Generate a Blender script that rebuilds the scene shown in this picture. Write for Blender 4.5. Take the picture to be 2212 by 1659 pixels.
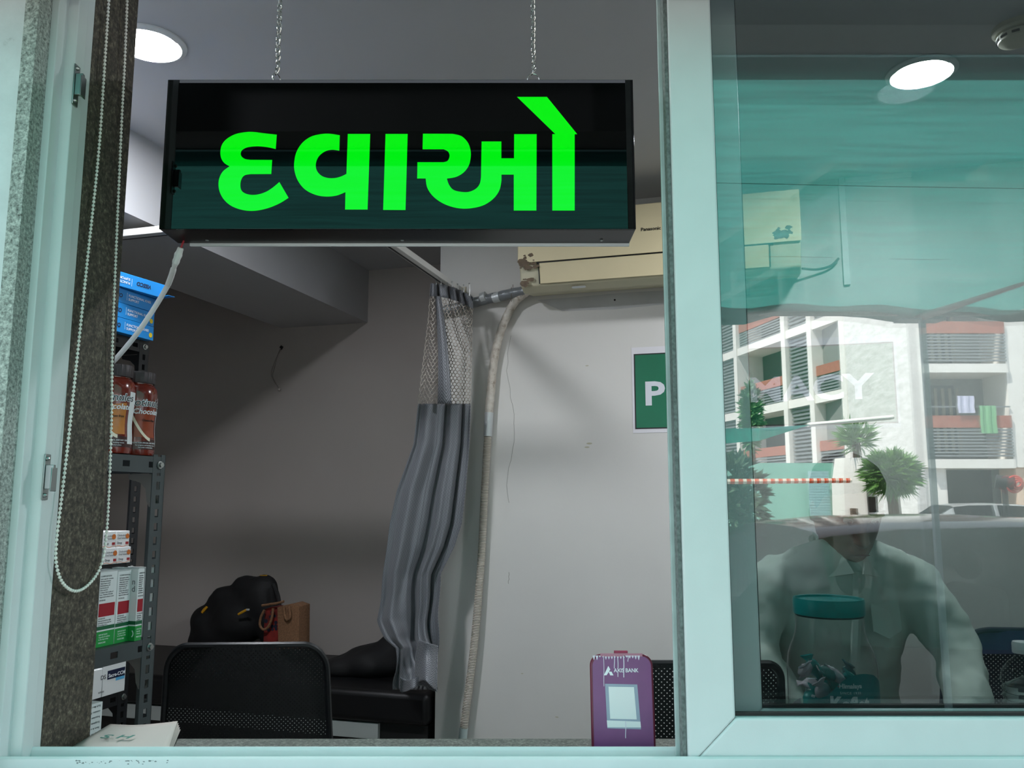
import bpy, bmesh, math, random
from mathutils import Vector, Matrix, noise
random.seed(7)
PI = math.pi
C = bpy.context.scene.collection
for o in list(bpy.data.objects): bpy.data.objects.remove(o)

# ------------------------------------------------------------ camera, sky, sun, exposure
CAM = Vector((0.0, -1.1, 1.5)); PITCH = math.radians(7.9); FPX = 1800.0
cd = bpy.data.cameras.new('camera'); cam = bpy.data.objects.new('camera', cd); C.objects.link(cam)
cd.sensor_width = 36; cd.lens = 36 * FPX / 2212; cd.clip_start = 0.02; cd.clip_end = 300
cam.location = CAM; cam.rotation_euler = (PI / 2 + PITCH, 0, 0)
sc = bpy.context.scene; sc.camera = cam
sc.view_settings.view_transform = 'Standard'; sc.view_settings.look = 'None'
sc.view_settings.gamma = 1; sc.view_settings.use_curve_mapping = False
sc.view_settings.exposure = 0.0
sc.cycles.use_denoising = True; sc.cycles.max_bounces = 10; sc.cycles.transparent_max_bounces = 24
sc.cycles.diffuse_bounces = 5; sc.cycles.caustics_reflective = False; sc.cycles.caustics_refractive = False
sc.cycles.sample_clamp_indirect = 6
w = bpy.data.worlds.new('sky'); sc.world = w; w.use_nodes = True
bg = w.node_tree.nodes['Background']; bg.inputs[0].default_value = (0.78, 0.88, 1.0, 1); bg.inputs[1].default_value = 2.6
sl = bpy.data.lights.new('sun', 'SUN'); sl.energy = 16.0; sl.angle = math.radians(0.6); sl.color = (1, 0.96, 0.9)
sun = bpy.data.objects.new('sun', sl); C.objects.link(sun)
sun.rotation_euler = Vector((-0.5, 0.3, 1.0)).to_track_quat('Z', 'Y').to_euler(); sun.location = (0, 0, 20)

# ------------------------------------------------------------ measuring helpers (camera frame -> place)
cp, sp = math.cos(PITCH), math.sin(PITCH)
def ray(px, py):
    u = (px - 1106) / FPX; v = (829.5 - py) / FPX
    return Vector((u, cp - v * sp, sp + v * cp))
def at(px, py, y):
    d = ray(px, py); return CAM + d * ((y - CAM.y) / d.y)
def atz(px, py, z):
    d = ray(px, py); return CAM + d * ((z - CAM.z) / d.z)
def V(px, py, dist):                      # a thing of the street that the pane mirrors, at its real place
    p = at(px, py, CAM.y + dist); return Vector((p.x, -p.y, p.z))
TH = math.radians(16.2); cT, sT = math.cos(TH), math.sin(TH)
AX = Vector((cT, -sT, 0)); BX = Vector((sT, cT, 0)); UP = Vector((0, 0, 1))
def RF(a, b, z): return AX * a + BX * b + UP * z
def onB(px, py, b):                       # point on the plane b = const -> (a, z)
    d = ray(px, py); t = (b - CAM.dot(BX)) / d.dot(BX); p = CAM + d * t; return p.dot(AX), p.z
def onA(px, py, a):
    d = ray(px, py); t = (a - CAM.dot(AX)) / d.dot(AX); p = CAM + d * t; return p.dot(BX), p.z

# ------------------------------------------------------------ materials
def lin(c):
    c = c / 255.0; return c / 12.92 if c <= 0.04045 else ((c + 0.055) / 1.055) ** 2.4
def rgb(*c): return tuple(lin(x) for x in c) + (1,)
MATS = {}
def mat(name, col, rough=0.5, metal=0.0, spec=0.5, var=0, vscale=5, bump=0, bscale=100, coat=0, emit=None, estr=0, trans=0, sheen=0, ior=None, alpha=None):
    if name in MATS: return MATS[name]
    m = bpy.data.materials.new(name); m.use_nodes = True; nt = m.node_tree; b = nt.nodes['Principled BSDF']
    b.inputs['Base Color'].default_value = rgb(*col); b.inputs['Roughness'].default_value = rough
    b.inputs['Metallic'].default_value = metal; b.inputs['Specular IOR Level'].default_value = spec
    b.inputs['Coat Weight'].default_value = coat; b.inputs['Transmission Weight'].default_value = trans
    if ior: b.inputs['IOR'].default_value = ior
    if alpha is not None: b.inputs['Alpha'].default_value = alpha
    if emit: b.inputs['Emission Color'].default_value = rgb(*emit); b.inputs['Emission Strength'].default_value = estr
    tc = nt.nodes.new('ShaderNodeTexCoord')
    if var:
        n = nt.nodes.new('ShaderNodeTexNoise'); n.inputs['Scale'].default_value = vscale; n.inputs['Detail'].default_value = 5
        r = nt.nodes.new('ShaderNodeValToRGB'); c = rgb(*col)
        r.color_ramp.elements[0].position = 0.3; r.color_ramp.elements[1].position = 0.7
        r.color_ramp.elements[0].color = tuple(max(0, x * (1 - var)) for x in c[:3]) + (1,)
        r.color_ramp.elements[1].color = tuple(min(1, x * (1 + var)) for x in c[:3]) + (1,)
        nt.links.new(tc.outputs['Object'], n.inputs['Vector']); nt.links.new(n.outputs['Fac'], r.inputs['Fac'])
        nt.links.new(r.outputs['Color'], b.inputs['Base Color'])
    if bump:
        n2 = nt.nodes.new('ShaderNodeTexNoise'); n2.inputs['Scale'].default_value = bscale; n2.inputs['Detail'].default_value = 3
        bp = nt.nodes.new('ShaderNodeBump'); bp.inputs['Strength'].default_value = bump; bp.inputs['Distance'].default_value = 0.002
        nt.links.new(tc.outputs['Object'], n2.inputs['Vector']); nt.links.new(n2.outputs['Fac'], bp.inputs['Height'])
        nt.links.new(bp.outputs['Normal'], b.inputs['Normal'])
    MATS[name] = m; return m
def ramp_mat(name, scale, stops, rough=0.5, kind='noise', stretch=(1, 1, 1), bump=0, spec=0.5, detail=8, coat=0):
    if name in MATS: return MATS[name]
    m = bpy.data.materials.new(name); m.use_nodes = True; nt = m.node_tree; b = nt.nodes['Principled BSDF']
    tc = nt.nodes.new('ShaderNodeTexCoord'); mp = nt.nodes.new('ShaderNodeMapping'); mp.inputs['Scale'].default_value = stretch
    nt.links.new(tc.outputs['Object'], mp.inputs['Vector'])
    if kind == 'noise':
        n = nt.nodes.new('ShaderNodeTexNoise'); n.inputs['Scale'].default_value = scale; n.inputs['Detail'].default_value = detail; n.inputs['Roughness'].default_value = 0.72; out = n.outputs['Fac']
    elif kind == 'wave':
        n = nt.nodes.new('ShaderNodeTexWave'); n.inputs['Scale'].default_value = scale; n.inputs['Distortion'].default_value = 0.3; out = n.outputs['Fac']
    else:
        n = nt.nodes.new('ShaderNodeTexBrick'); n.inputs['Scale'].default_value = scale; out = n.outputs['Fac']
    nt.links.new(mp.outputs['Vector'], n.inputs['Vector'])
    r = nt.nodes.new('ShaderNodeValToRGB'); el = r.color_ramp.elements
    while len(el) < len(stops): el.new(0.5)
    for e, (p, c) in zip(el, stops): e.position = p; e.color = rgb(*c)
    nt.links.new(out, r.inputs['Fac']); nt.links.new(r.outputs['Color'], b.inputs['Base Color'])
    b.inputs['Roughness'].default_value = rough; b.inputs['Specular IOR Level'].default_value = spec; b.inputs['Coat Weight'].default_value = coat
    if bump:
        bp = nt.nodes.new('ShaderNodeBump'); bp.inputs['Strength'].default_value = bump; bp.inputs['Distance'].default_value = 0.001
        nt.links.new(out, bp.inputs['Height']); nt.links.new(bp.outputs['Normal'], b.inputs['Normal'])
    MATS[name] = m; return m
def pane_mat(name, fac, tint=(1, 1, 1), rough=0.0):       # thin clear sheet: passes light, mirrors a share of it
    m = bpy.data.materials.new(name); m.use_nodes = True; nt = m.node_tree; nt.nodes.clear()
    out = nt.nodes.new('ShaderNodeOutputMaterial'); mx = nt.nodes.new('ShaderNodeMixShader')
    tr = nt.nodes.new('ShaderNodeBsdfTransparent'); tr.inputs[0].default_value = tint + (1,)
    gl = nt.nodes.new('ShaderNodeBsdfGlossy'); gl.inputs['Roughness'].default_value = rough
    if isinstance(fac, tuple):
        fr = nt.nodes.new('ShaderNodeLayerWeight'); fr.inputs['Blend'].default_value = 0.5
        pw = nt.nodes.new('ShaderNodeMath'); pw.operation = 'POWER'; pw.inputs[1].default_value = 4; nt.links.new(fr.outputs['Facing'], pw.inputs[0])
        ma = nt.nodes.new('ShaderNodeMath'); ma.operation = 'MULTIPLY_ADD'; ma.inputs[1].default_value = fac[1]; ma.inputs[2].default_value = 0.035; nt.links.new(pw.outputs[0], ma.inputs[0]); nt.links.new(ma.outputs[0], mx.inputs[0])
    else: mx.inputs[0].default_value = fac
    nt.links.new(tr.outputs[0], mx.inputs[1]); nt.links.new(gl.outputs[0], mx.inputs[2]); nt.links.new(mx.outputs[0], out.inputs[0])
    MATS[name] = m; return m
def net_mat(name, col, trans, through):
    m = bpy.data.materials.new(name); m.use_nodes = True; nt = m.node_tree; nt.nodes.clear()
    out = nt.nodes.new('ShaderNodeOutputMaterial'); tc = nt.nodes.new('ShaderNodeTexCoord')
    n = nt.nodes.new('ShaderNodeTexNoise'); n.inputs['Scale'].default_value = 7; n.inputs['Detail'].default_value = 8
    mp = nt.nodes.new('ShaderNodeMapping'); mp.inputs['Scale'].default_value = (0.6, 9, 1)
    nt.links.new(tc.outputs['Object'], mp.inputs[0]); nt.links.new(mp.outputs[0], n.inputs['Vector'])
    r = nt.nodes.new('ShaderNodeValToRGB'); c = rgb(*col)[:3]
    r.color_ramp.elements[0].position = 0.35; r.color_ramp.elements[0].color = tuple(x * 0.78 for x in c) + (1,)
    r.color_ramp.elements[1].position = 0.65; r.color_ramp.elements[1].color = tuple(min(1, x * 1.15) for x in c) + (1,)
    nt.links.new(n.outputs['Fac'], r.inputs[0])
    df = nt.nodes.new('ShaderNodeBsdfDiffuse'); tl = nt.nodes.new('ShaderNodeBsdfTranslucent'); tr = nt.nodes.new('ShaderNodeBsdfTransparent')
    nt.links.new(r.outputs[0], df.inputs[0]); nt.links.new(r.outputs[0], tl.inputs[0])
    m1 = nt.nodes.new('ShaderNodeMixShader'); m1.inputs[0].default_value = trans; nt.links.new(df.outputs[0], m1.inputs[1]); nt.links.new(tl.outputs[0], m1.inputs[2])
    m2 = nt.nodes.new('ShaderNodeMixShader'); m2.inputs[0].default_value = through; nt.links.new(m1.outputs[0], m2.inputs[1]); nt.links.new(tr.outputs[0], m2.inputs[2])
    nt.links.new(m2.outputs[0], out.inputs[0]); MATS[name] = m; return m

ALU = mat('powder_coated_aluminium', (206, 212, 212), 0.38, 0.0, 0.5, var=0.03, vscale=14, bump=0.04, bscale=420)
ALUD = mat('grimy_aluminium', (170, 184, 182), 0.45, var=0.12, vscale=30)
RUBBER = mat('black_rubber_gasket', (14, 15, 15), 0.6)
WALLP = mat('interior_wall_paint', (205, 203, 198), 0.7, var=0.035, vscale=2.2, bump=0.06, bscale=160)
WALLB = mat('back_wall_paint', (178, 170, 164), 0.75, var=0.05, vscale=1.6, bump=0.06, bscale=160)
CEIL = mat('ceiling_paint', (188, 188, 190), 0.8, var=0.02, vscale=1.5)
GRAN = ramp_mat('dark_flamed_granite', 150, [(0.30, (18, 15, 12)), (0.44, (52, 46, 38)), (0.56, (84, 76, 63)), (0.74, (148, 140, 122))], 0.7, bump=0.5)
GRAN_LIT = ramp_mat('lit_speckled_granite', 210, [(0.32, (66, 68, 64)), (0.5, (150, 155, 150)), (0.72, (214, 216, 210))], 0.6, bump=0.4)  # outer granite strip: the stronger outdoor light is put into its paler colour
PLAST = ramp_mat('stained_white_plaster', 6, [(0.25, (120, 122, 122)), (0.40, (200, 206, 208)), (0.8, (226, 232, 234))], 0.8, bump=0.15)
PANE = pane_mat('window_glass', 0.15, (0.83, 0.86, 0.855))
BLACKP = mat('black_plastic', (13, 14, 15), 0.45)
DARKM = mat('dark_grey_steel_paint', (66, 72, 74), 0.42, 0.1, var=0.08, vscale=20)
BLKM = mat('black_steel_paint', (22, 24, 27), 0.45, 0.1)
CHROME = mat('polished_steel', (215, 215, 212), 0.16, 1.0)
ZINC = mat('zinc_plated_steel', (170, 172, 170), 0.32, 1.0)
WHITEP = mat('white_plastic', (232, 234, 234), 0.35)
PAPER = mat('white_carton', (226, 228, 228), 0.55)

# ------------------------------------------------------------ mesh builder
WM = {}
def frame(o, x, y, z=None):
    x = Vector(x).normalized(); y = Vector(y).normalized(); z = x.cross(y) if z is None else Vector(z)
    M = Matrix((x, y, z)).transposed().to_4x4(); M.translation = Vector(o); return M
class MB:
    def __init__(s): s.v = []; s.f = []
    def add(s, vs, fs, M=None):
        n = len(s.v)
        s.v += [(M @ Vector(p)) if M is not None else Vector(p) for p in vs]; s.f += [tuple(i + n for i in f) for f in fs]; return s
    def box(s, lo, hi, M=None):
        x0, y0, z0 = lo; x1, y1, z1 = hi
        return s.add([(x0, y0, z0), (x1, y0, z0), (x1, y1, z0), (x0, y1, z0), (x0, y0, z1), (x1, y0, z1), (x1, y1, z1), (x0, y1, z1)],
                     [(0, 3, 2, 1), (4, 5, 6, 7), (0, 1, 5, 4), (1, 2, 6, 5), (2, 3, 7, 6), (3, 0, 4, 7)], M)
    def prism(s, pts, d, M=None):                    # pts in the local xy plane, extruded from z=0 to z=d
        n = len(pts)
        a = sum(pts[i][0] * pts[(i + 1) % n][1] - pts[(i + 1) % n][0] * pts[i][1] for i in range(n))
        if a < 0: pts = pts[::-1]
        vs = [(p[0], p[1], 0) for p in pts] + [(p[0], p[1], d) for p in pts]
        fs = [tuple(range(n - 1, -1, -1)), tuple(range(n, 2 * n))] + [(i, (i + 1) % n, n + (i + 1) % n, n + i) for i in range(n)]
        return s.add(vs, fs, M)
    def tube(s, pts, r, seg=10, cap=True):
        pts = [Vector(p) for p in pts]; n = len(pts)
        rr = r if isinstance(r, (list, tuple)) else [r] * n
        t0 = (pts[1] - pts[0]).normalized(); up = Vector((0, 0, 1)) if abs(t0.z) < 0.9 else Vector((1, 0, 0))
        nx = t0.cross(up).normalized(); vs = []; fs = []
        for i, p in enumerate(pts):
            t = (pts[min(i + 1, n - 1)] - pts[max(i - 1, 0)])
            if t.length < 1e-9: t = t0
            t.normalize(); nx = (nx - t * nx.dot(t)).normalized(); ny = t.cross(nx)
            for k in range(seg):
                a = 2 * PI * k / seg; vs.append(p + (nx * math.cos(a) + ny * math.sin(a)) * rr[i])
        for i in range(n - 1):
            for k in range(seg):
                k2 = (k + 1) % seg; fs.append((i * seg + k, i * seg + k2, (i + 1) * seg + k2, (i + 1) * seg + k))
        if cap: fs += [tuple(range(seg - 1, -1, -1)), tuple((n - 1) * seg + k for k in range(seg))]
        return s.add(vs, fs)
    def lathe(s, prof, M=None, seg=32, rfun=None):
        vs = []; fs = []; n = len(prof)
        for (r, z) in prof:
            for k in range(seg):
                a = 2 * PI * k / seg; q = r * (rfun(a) if rfun else 1); vs.append((q * math.cos(a), q * math.sin(a), z))
        for i in range(n - 1):
            for k in range(seg):
                k2 = (k + 1) % seg; fs.append((i * seg + k, i * seg + k2, (i + 1) * seg + k2, (i + 1) * seg + k))
        fs += [tuple(range(seg - 1, -1, -1)), tuple((n - 1) * seg + k for k in range(seg))]
        return s.add(vs, fs, M)
    def ball(s, c, r, seg=10, rings=6, sc=(1, 1, 1), M=None):
        c = Vector(c); vs = [c + Vector((0, 0, r * sc[2]))]; fs = []
        for i in range(1, rings):
            th = PI * i / rings
            for k in range(seg):
                a = 2 * PI * k / seg; vs.append(c + Vector((r * sc[0] * math.sin(th) * math.cos(a), r * sc[1] * math.sin(th) * math.sin(a), r * sc[2] * math.cos(th))))
        vs.append(c - Vector((0, 0, r * sc[2])))
        for k in range(seg):
            k2 = (k + 1) % seg; fs.append((0, 1 + k, 1 + k2))
            for i in range(rings - 2): fs.append((1 + i * seg + k, 1 + (i + 1) * seg + k, 1 + (i + 1) * seg + k2, 1 + i * seg + k2))
            fs.append((1 + (rings - 2) * seg + k, len(vs) - 1, 1 + (rings - 2) * seg + k2))
        return s.add(vs, fs, M)
    def loft(s, rings, cap=True, closed=True, M=None):
        n = len(rings[0]); vs = [p for r in rings for p in r]; fs = []
        for i in range(len(rings) - 1):
            for k in range(n if closed else n - 1):
                k2 = (k + 1) % n; fs.append((i * n + k, i * n + k2, (i + 1) * n + k2, (i + 1) * n + k))
        if cap and closed: fs += [tuple(range(n - 1, -1, -1)), tuple((len(rings) - 1) * n + k for k in range(n))]
        return s.add(vs, fs, M)
    def text(s, body, M, size, depth=0.0003, bold=0.0, align='LEFT', sx=1.0, shear=0.0, spacing=1.0):
        cu = bpy.data.curves.new('t', 'FONT'); cu.body = body; cu.size = 1; cu.extrude = 0; cu.offset = bold; cu.align_x = align; cu.shear = shear
        cu.resolution_u = 3; cu.space_character = spacing
        o = bpy.data.objects.new('t', cu); me = o.to_mesh()
        bm = bmesh.new(); bm.from_mesh(me); bmesh.ops.remove_doubles(bm, verts=bm.verts, dist=1e-5)
        r = bmesh.ops.extrude_face_region(bm, geom=list(bm.faces)); nv = [g for g in r['geom'] if isinstance(g, bmesh.types.BMVert)]
        bmesh.ops.translate(bm, verts=nv, vec=(0, 0, depth / size)); bm.verts.index_update()
        s.add([(v.co.x * size * sx, v.co.y * size, v.co.z * size) for v in bm.verts], [tuple(v.index for v in f.verts) for f in bm.faces], M)
        bm.free(); o.to_mesh_clear(); bpy.data.objects.remove(o); bpy.data.curves.remove(cu); return s
    def build(s, name, m, parent=None, bevel=0, smit=5, bseg=2, smooth=False, sub=0, solid=0, angle=35, remesh=0, disp=None, base=None):
        me = bpy.data.meshes.new(name)
        W = WM.get(parent.name, Matrix.Identity(4)) if parent else None
        if W is None:
            if base is None:
                xs = [p.x for p in s.v]; ys = [p.y for p in s.v]; zs = [p.z for p in s.v]
                base = Vector(((min(xs) + max(xs)) / 2, (min(ys) + max(ys)) / 2, min(zs)))
            W = Matrix.Translation(base)
        I = W.inverted()
        me.from_pydata([I @ p for p in s.v], [], s.f); me.materials.append(m)
        bm = bmesh.new(); bm.from_mesh(me)
        if smooth or bevel: bmesh.ops.remove_doubles(bm, verts=bm.verts, dist=1e-6)
        bmesh.ops.recalc_face_normals(bm, faces=bm.faces) if not solid else None
        bm.to_mesh(me); bm.free()
        o = bpy.data.objects.new(name, me); C.objects.link(o); WM[o.name] = W
        if parent: o.parent = parent
        else: o.matrix_world = W
        if solid: q = o.modifiers.new('solid', 'SOLIDIFY'); q.thickness = solid
        if remesh:
            q = o.modifiers.new('merge', 'REMESH'); q.mode = 'VOXEL'; q.voxel_size = remesh; q.use_smooth_shade = True
            q = o.modifiers.new('smooth', 'SMOOTH'); q.factor = 0.6; q.iterations = smit
        if disp:
            q = o.modifiers.new('creases', 'DISPLACE'); t = bpy.data.textures.new('creases', 'CLOUDS'); t.noise_scale = disp[1]; t.noise_depth = 2
            q.texture = t; q.strength = disp[0]; q.mid_level = 0.5
        if bevel:
            q = o.modifiers.new('bevel', 'BEVEL'); q.width = bevel; q.segments = bseg; q.limit_method = 'ANGLE'; q.angle_limit = math.radians(30)
        if sub: q = o.modifiers.new('sub', 'SUBSURF'); q.levels = sub; q.render_levels = sub
        if smooth or bevel:
            for p in me.polygons: p.use_smooth = True
            if not remesh:
                try: me.set_sharp_from_angle(angle=math.radians(angle))
                except Exception: pass
        return o
def tag(o, label=None, cat=None, group=None, kind=None):
    if label: o['label'] = label
    if cat: o['category'] = cat
    if group: o['group'] = group
    if kind: o['kind'] = kind
    return o
def root(name, loc=(0, 0, 0), M=None):
    o = bpy.data.objects.new(name, None); C.objects.link(o); o.empty_display_size = 0.05
    W = M if M is not None else Matrix.Translation(Vector(loc)); o.matrix_world = W
    o.location, o.rotation_euler = W.to_translation(), W.to_euler(); WM[o.name] = W; return o
def place(o, M):
    o.matrix_world = M; o.location, o.rotation_euler = M.to_translation(), M.to_euler()
KIDS = {}
def copy_tree(o, parent=None):
    c = o.copy(); C.objects.link(c)
    if parent: c.parent = parent
    for ch in [x for x in bpy.data.objects if x.parent == o]: copy_tree(ch, c)
    return c
def struct(o, parent=None):
    if not o.parent: o['kind'] = 'structure'
    return o
def rrect(w, h, r, seg=6, cx=0, cy=0):
    pts = []
    for (sx, sy, a0) in ((1, 1, 0), (-1, 1, 90), (-1, -1, 180), (1, -1, 270)):
        for k in range(seg + 1):
            a = math.radians(a0 + 90 * k / seg); pts.append((cx + sx * (w / 2 - r) + r * math.cos(a), cy + sy * (h / 2 - r) + r * math.sin(a)))
    return pts
def crom(pts, n=8, closed=False):
    pts = [Vector(p) for p in pts]; out = []; N = len(pts)
    for i in range(N if closed else N - 1):
        if closed: p0, p1, p2, p3 = pts[i - 1], pts[i], pts[(i + 1) % N], pts[(i + 2) % N]
        else: p0, p1, p2, p3 = pts[max(i - 1, 0)], pts[i], pts[i + 1], pts[min(i + 2, N - 1)]
        for k in range(n):
            t = k / n; out.append(0.5 * ((2 * p1) + (p2 - p0) * t + (2 * p0 - 5 * p1 + 4 * p2 - p3) * t * t + (3 * p1 - p0 - 3 * p2 + p3) * t ** 3))
    if not closed: out.append(pts[-1])
    return out

# ============================================================ THE SETTING
ZC = 2.6
B1, B2 = 1.912, 2.517
A_L, A_BM = -1.923, -1.453
A_W = -3.15                                         # left wall, beyond the beam
XJ = -0.625                                          # inner granite reveal
HEAD = 2.36; SILL = 1.145
struct(MB().box((-3.6, 0.13, -0.1), (4.2, 5, 0)).build('floor', mat('floor_tile', (150, 146, 140), 0.4, var=0.05)))
struct(MB().box((-3.6, 0.16, ZC), (4.2, 4.4, ZC + 0.015)).build('ceiling', CEIL))
m = MB(); M = frame((0, 0, 0), AX, BX)
aC = onB(952, 527, B1)[0]
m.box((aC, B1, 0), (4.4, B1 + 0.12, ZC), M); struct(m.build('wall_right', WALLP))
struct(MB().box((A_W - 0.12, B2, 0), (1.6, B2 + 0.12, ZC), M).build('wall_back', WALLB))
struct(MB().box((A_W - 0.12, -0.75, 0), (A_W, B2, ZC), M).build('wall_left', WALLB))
struct(MB().box((A_L, -0.28, 2.342), (A_BM, B2, ZC), M).build('trim_1', CEIL))         # beam along the left wall
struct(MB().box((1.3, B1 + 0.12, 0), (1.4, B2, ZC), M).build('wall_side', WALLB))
struct(MB().box((3.9, 0.2, 0), (4.0, 2.6, ZC)).build('wall_east', WALLP))
# the wall that holds the window
XR = 1.95
m = MB(); m.box((-3.6, -0.04, 0), (-0.66, 0.19, 2.616)); m.box((XR, -0.04, 0), (4.1, 0.19, 2.616)); m.box((-0.66, -0.04, HEAD), (XR, 0.19, 2.616)); m.box((-0.66, -0.04, 0), (XR, 0.19, 1.10))
struct(m.build('wall_front', PLAST))
struct(MB().box((-2.6, -0.124, 2.1925), (4.1, -0.0405, 2.29)).build('trim_2', mat('concrete_overhang', (120, 122, 122), 0.8, var=0.1)))
m = MB(); m.box((-0.66, 0.06, SILL), (XJ, 0.194, HEAD)); struct(m.build('trim_3', GRAN, bevel=0.001))
m = MB(); m.box((-0.6595, -0.052, 0.9), (-0.641, -0.02, HEAD)); struct(m.build('trim_4', GRAN_LIT))
struct(MB().box((-0.70, 0.055, SILL - 0.03), (XR, 0.212, SILL)).build('trim_5', ramp_mat('grey_granite_sill', 220, [(0.30, (30, 32, 30)), (0.46, (82, 84, 78)), (0.60, (120, 122, 114)), (0.76, (180, 182, 174))], 0.55, bump=0.4), bevel=0.002))
struct(MB().box((-0.72, -0.10, 1.105), (XR, -0.018, 1.158)).build('trim_6', mat('outer_sill_paint', (205, 204, 212), 0.6, var=0.03), bevel=0.004))

# window_1: fixed aluminium frame with its two tracks
w1 = root('window_1', (0, 0, 1.15)); tag(w1, kind='structure')
def plan(pts, z0, z1): return MB().prism(pts, z1 - z0, Matrix.Translation((0, 0, z0)))
plan([(-0.66, -0.02), (-0.645, -0.0215), (-0.632, -0.02), (-0.632, 0.008), (-0.638, 0.008), (-0.638, 0.004), (-0.629, 0.0032), (-0.618, 0.005), (-0.618, 0.03), (-0.6245, 0.0305), (-0.6245, 0.0595), (-0.66, 0.0595)], 1.152, HEAD).build('jamb', ALU, w1, bevel=0.0012)
# horizontal sill profile in (y, z)
prof = [(-0.02, 1.165), (-0.02, 1.1835), (-0.0165, 1.186), (-0.014, 1.1835), (-0.014, 1.17), (0.026, 1.17), (0.026, 1.181), (0.029, 1.1848), (0.033, 1.181), (0.033, 1.17), (0.0595, 1.17), (0.0595, 1.1585), (-0.0175, 1.1585)]
MX = frame((-0.66, 0, 0), (0, 1, 0), (0, 0, 1))        # local x -> y, local y -> z, extrude -> +x
MB().prism(prof, XR + 0.66, MX).build('sill_track', ALU, w1, bevel=0.0008)
MB().box((-0.66, -0.02, HEAD - 0.02), (XR, 0.0595, HEAD)).build('head_track', ALU, w1)
MB().box((XR - 0.03, -0.02, 1.18), (XR, 0.0595, HEAD - 0.02)).build('jamb', ALU, w1)
for k, (px, py) in enumerate(((171, 178), (98, 1030))):
    p = at(px, py, 0.0)
    g = MB(); g.box((-0.6175, 0.002, p.z - 0.030), (-0.6155, 0.016, p.z + 0.030)); g.box((-0.6155, 0.004, p.z - 0.016), (-0.605, 0.010, p.z + 0.016)); g.box((-0.606, 0.000, p.z - 0.019), (-0.6045, 0.014, p.z + 0.012))
    lk = g.build('latch_striker', mat('galvanised_latch', (150, 158, 156), 0.35, 1.0), w1, bevel=0.001); lk['label'] = 'galvanised latch striker'
    q = MB(); q.ball((-0.6145, 0.006, p.z + 0.024), 0.003); q.ball((-0.6145, 0.006, p.z - 0.024), 0.003); q.build('screw', ZINC, lk)

rnd = random.Random(21); GRM = mat('dark_grime', (120, 128, 128), 0.8)
g = MB()
for k in range(60):
    px = 165 + 210 * rnd.random() ** 1.3; py = rnd.gauss(1644, 3.2); q = at(px, py, -0.0202); r_ = rnd.uniform(0.0003, 0.0012)
    if not 1.1685 < q.z < 1.182: continue
    g.prism([(q.x + r_ * 1.8 * rnd.uniform(.4, 1.1) * math.cos(t), q.z + r_ * rnd.uniform(.4, 1) * math.sin(t)) for t in [2 * PI * i / 7 for i in range(7)]], 0.00005 + 0.000002 * k, frame((0, -0.02, 0), (1, 0, 0), (0, 0, 1)))
g.build('grime_marks', GRM, w1)['kind'] = 'stuff'

def sash(name, x0, x1, y0, y1, z0, z1, wd, lip):
    w_ = root(name, (x0, y0, z0)); tag(w_, kind='structure')
    g = MB(); Mv = frame((0, y1, 0), (1, 0, 0), (0, 0, 1))      # extrude toward -y
    d = y1 - y0
    g.prism([(x0, z0), (x0 + wd, z0 + wd), (x0 + wd, z1 - wd), (x0, z1)], d, Mv); g.build('stile', ALU, w_, bevel=0.003, bseg=3)
    MB().prism([(x1, z0), (x1, z1), (x1 - wd, z1 - wd), (x1 - wd, z0 + wd)], d, Mv).build('stile', ALU, w_, bevel=0.003)
    MB().prism([(x0 + 0.0004, z0), (x1 - 0.0004, z0), (x1 - wd, z0 + wd - 0.0004), (x0 + wd + 0.0004, z0 + wd - 0.0004)], d, Mv).build('bottom_rail', ALU, w_, bevel=0.003, bseg=3)
    MB().prism([(x0 + 0.0004, z1), (x1 - 0.0004, z1), (x1 - wd, z1 - wd), (x0 + wd, z1 - wd)], d, Mv).build('top_rail', ALU, w_, bevel=0.003)
    ym = (y0 + y1) / 2
    MB().box((x0 + wd - 0.004, ym - 0.0005, z0 + wd - 0.004), (x1 - wd + 0.004, ym + 0.0005, z1 - wd + 0.004)).build('glass_pane', PANE, w_)
    g = MB(); a, b_, c_, e = x0 + wd, x1 - wd, z0 + wd, z1 - wd; t = 0.0022
    for yy in ((ym - 0.004, ym - 0.0007), (ym + 0.0007, ym + 0.004)):
        g.box((a, yy[0], c_), (a + t, yy[1], e)); g.box((b_ - t, yy[0], c_), (b_, yy[1], e)); g.box((a + t, yy[0], c_), (b_ - t, yy[1], c_ + t * 1.6)); g.box((a + t, yy[0], e - t), (b_ - t, yy[1], e))
    g.build('gasket', RUBBER, w_)
    return w_
ZS = 1.169; ZT = HEAD - 0.02
w2 = sash('window_2', 0.2188, 1.46, -0.0125, 0.0145, ZS + 0.001, ZT, 0.0605, 0)
MB().box((0.2135, -0.006, ZS + 0.004), (0.2183, 0.012, ZT)).build('weather_strip', mat('grey_weather_strip', (104, 112, 110), 0.8, var=0.4, vscale=180), w2)
MB().box((0.2085, 0.0135, ZS + 0.004), (0.2185, 0.0185, ZT)).build('interlock_strip', ALUD, w2, bevel=0.001)
w3 = sash('window_3', 0.262, 1.5, 0.0345, 0.0570, 1.1645, ZT, 0.065, 0)
MB().box((0.258, 0.0320, 1.186), (0.284, 0.0342, ZT)).build('interlock_strip', ALU, w3, bevel=0.0008)
for o in bpy.data.objects:
    pass

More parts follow.
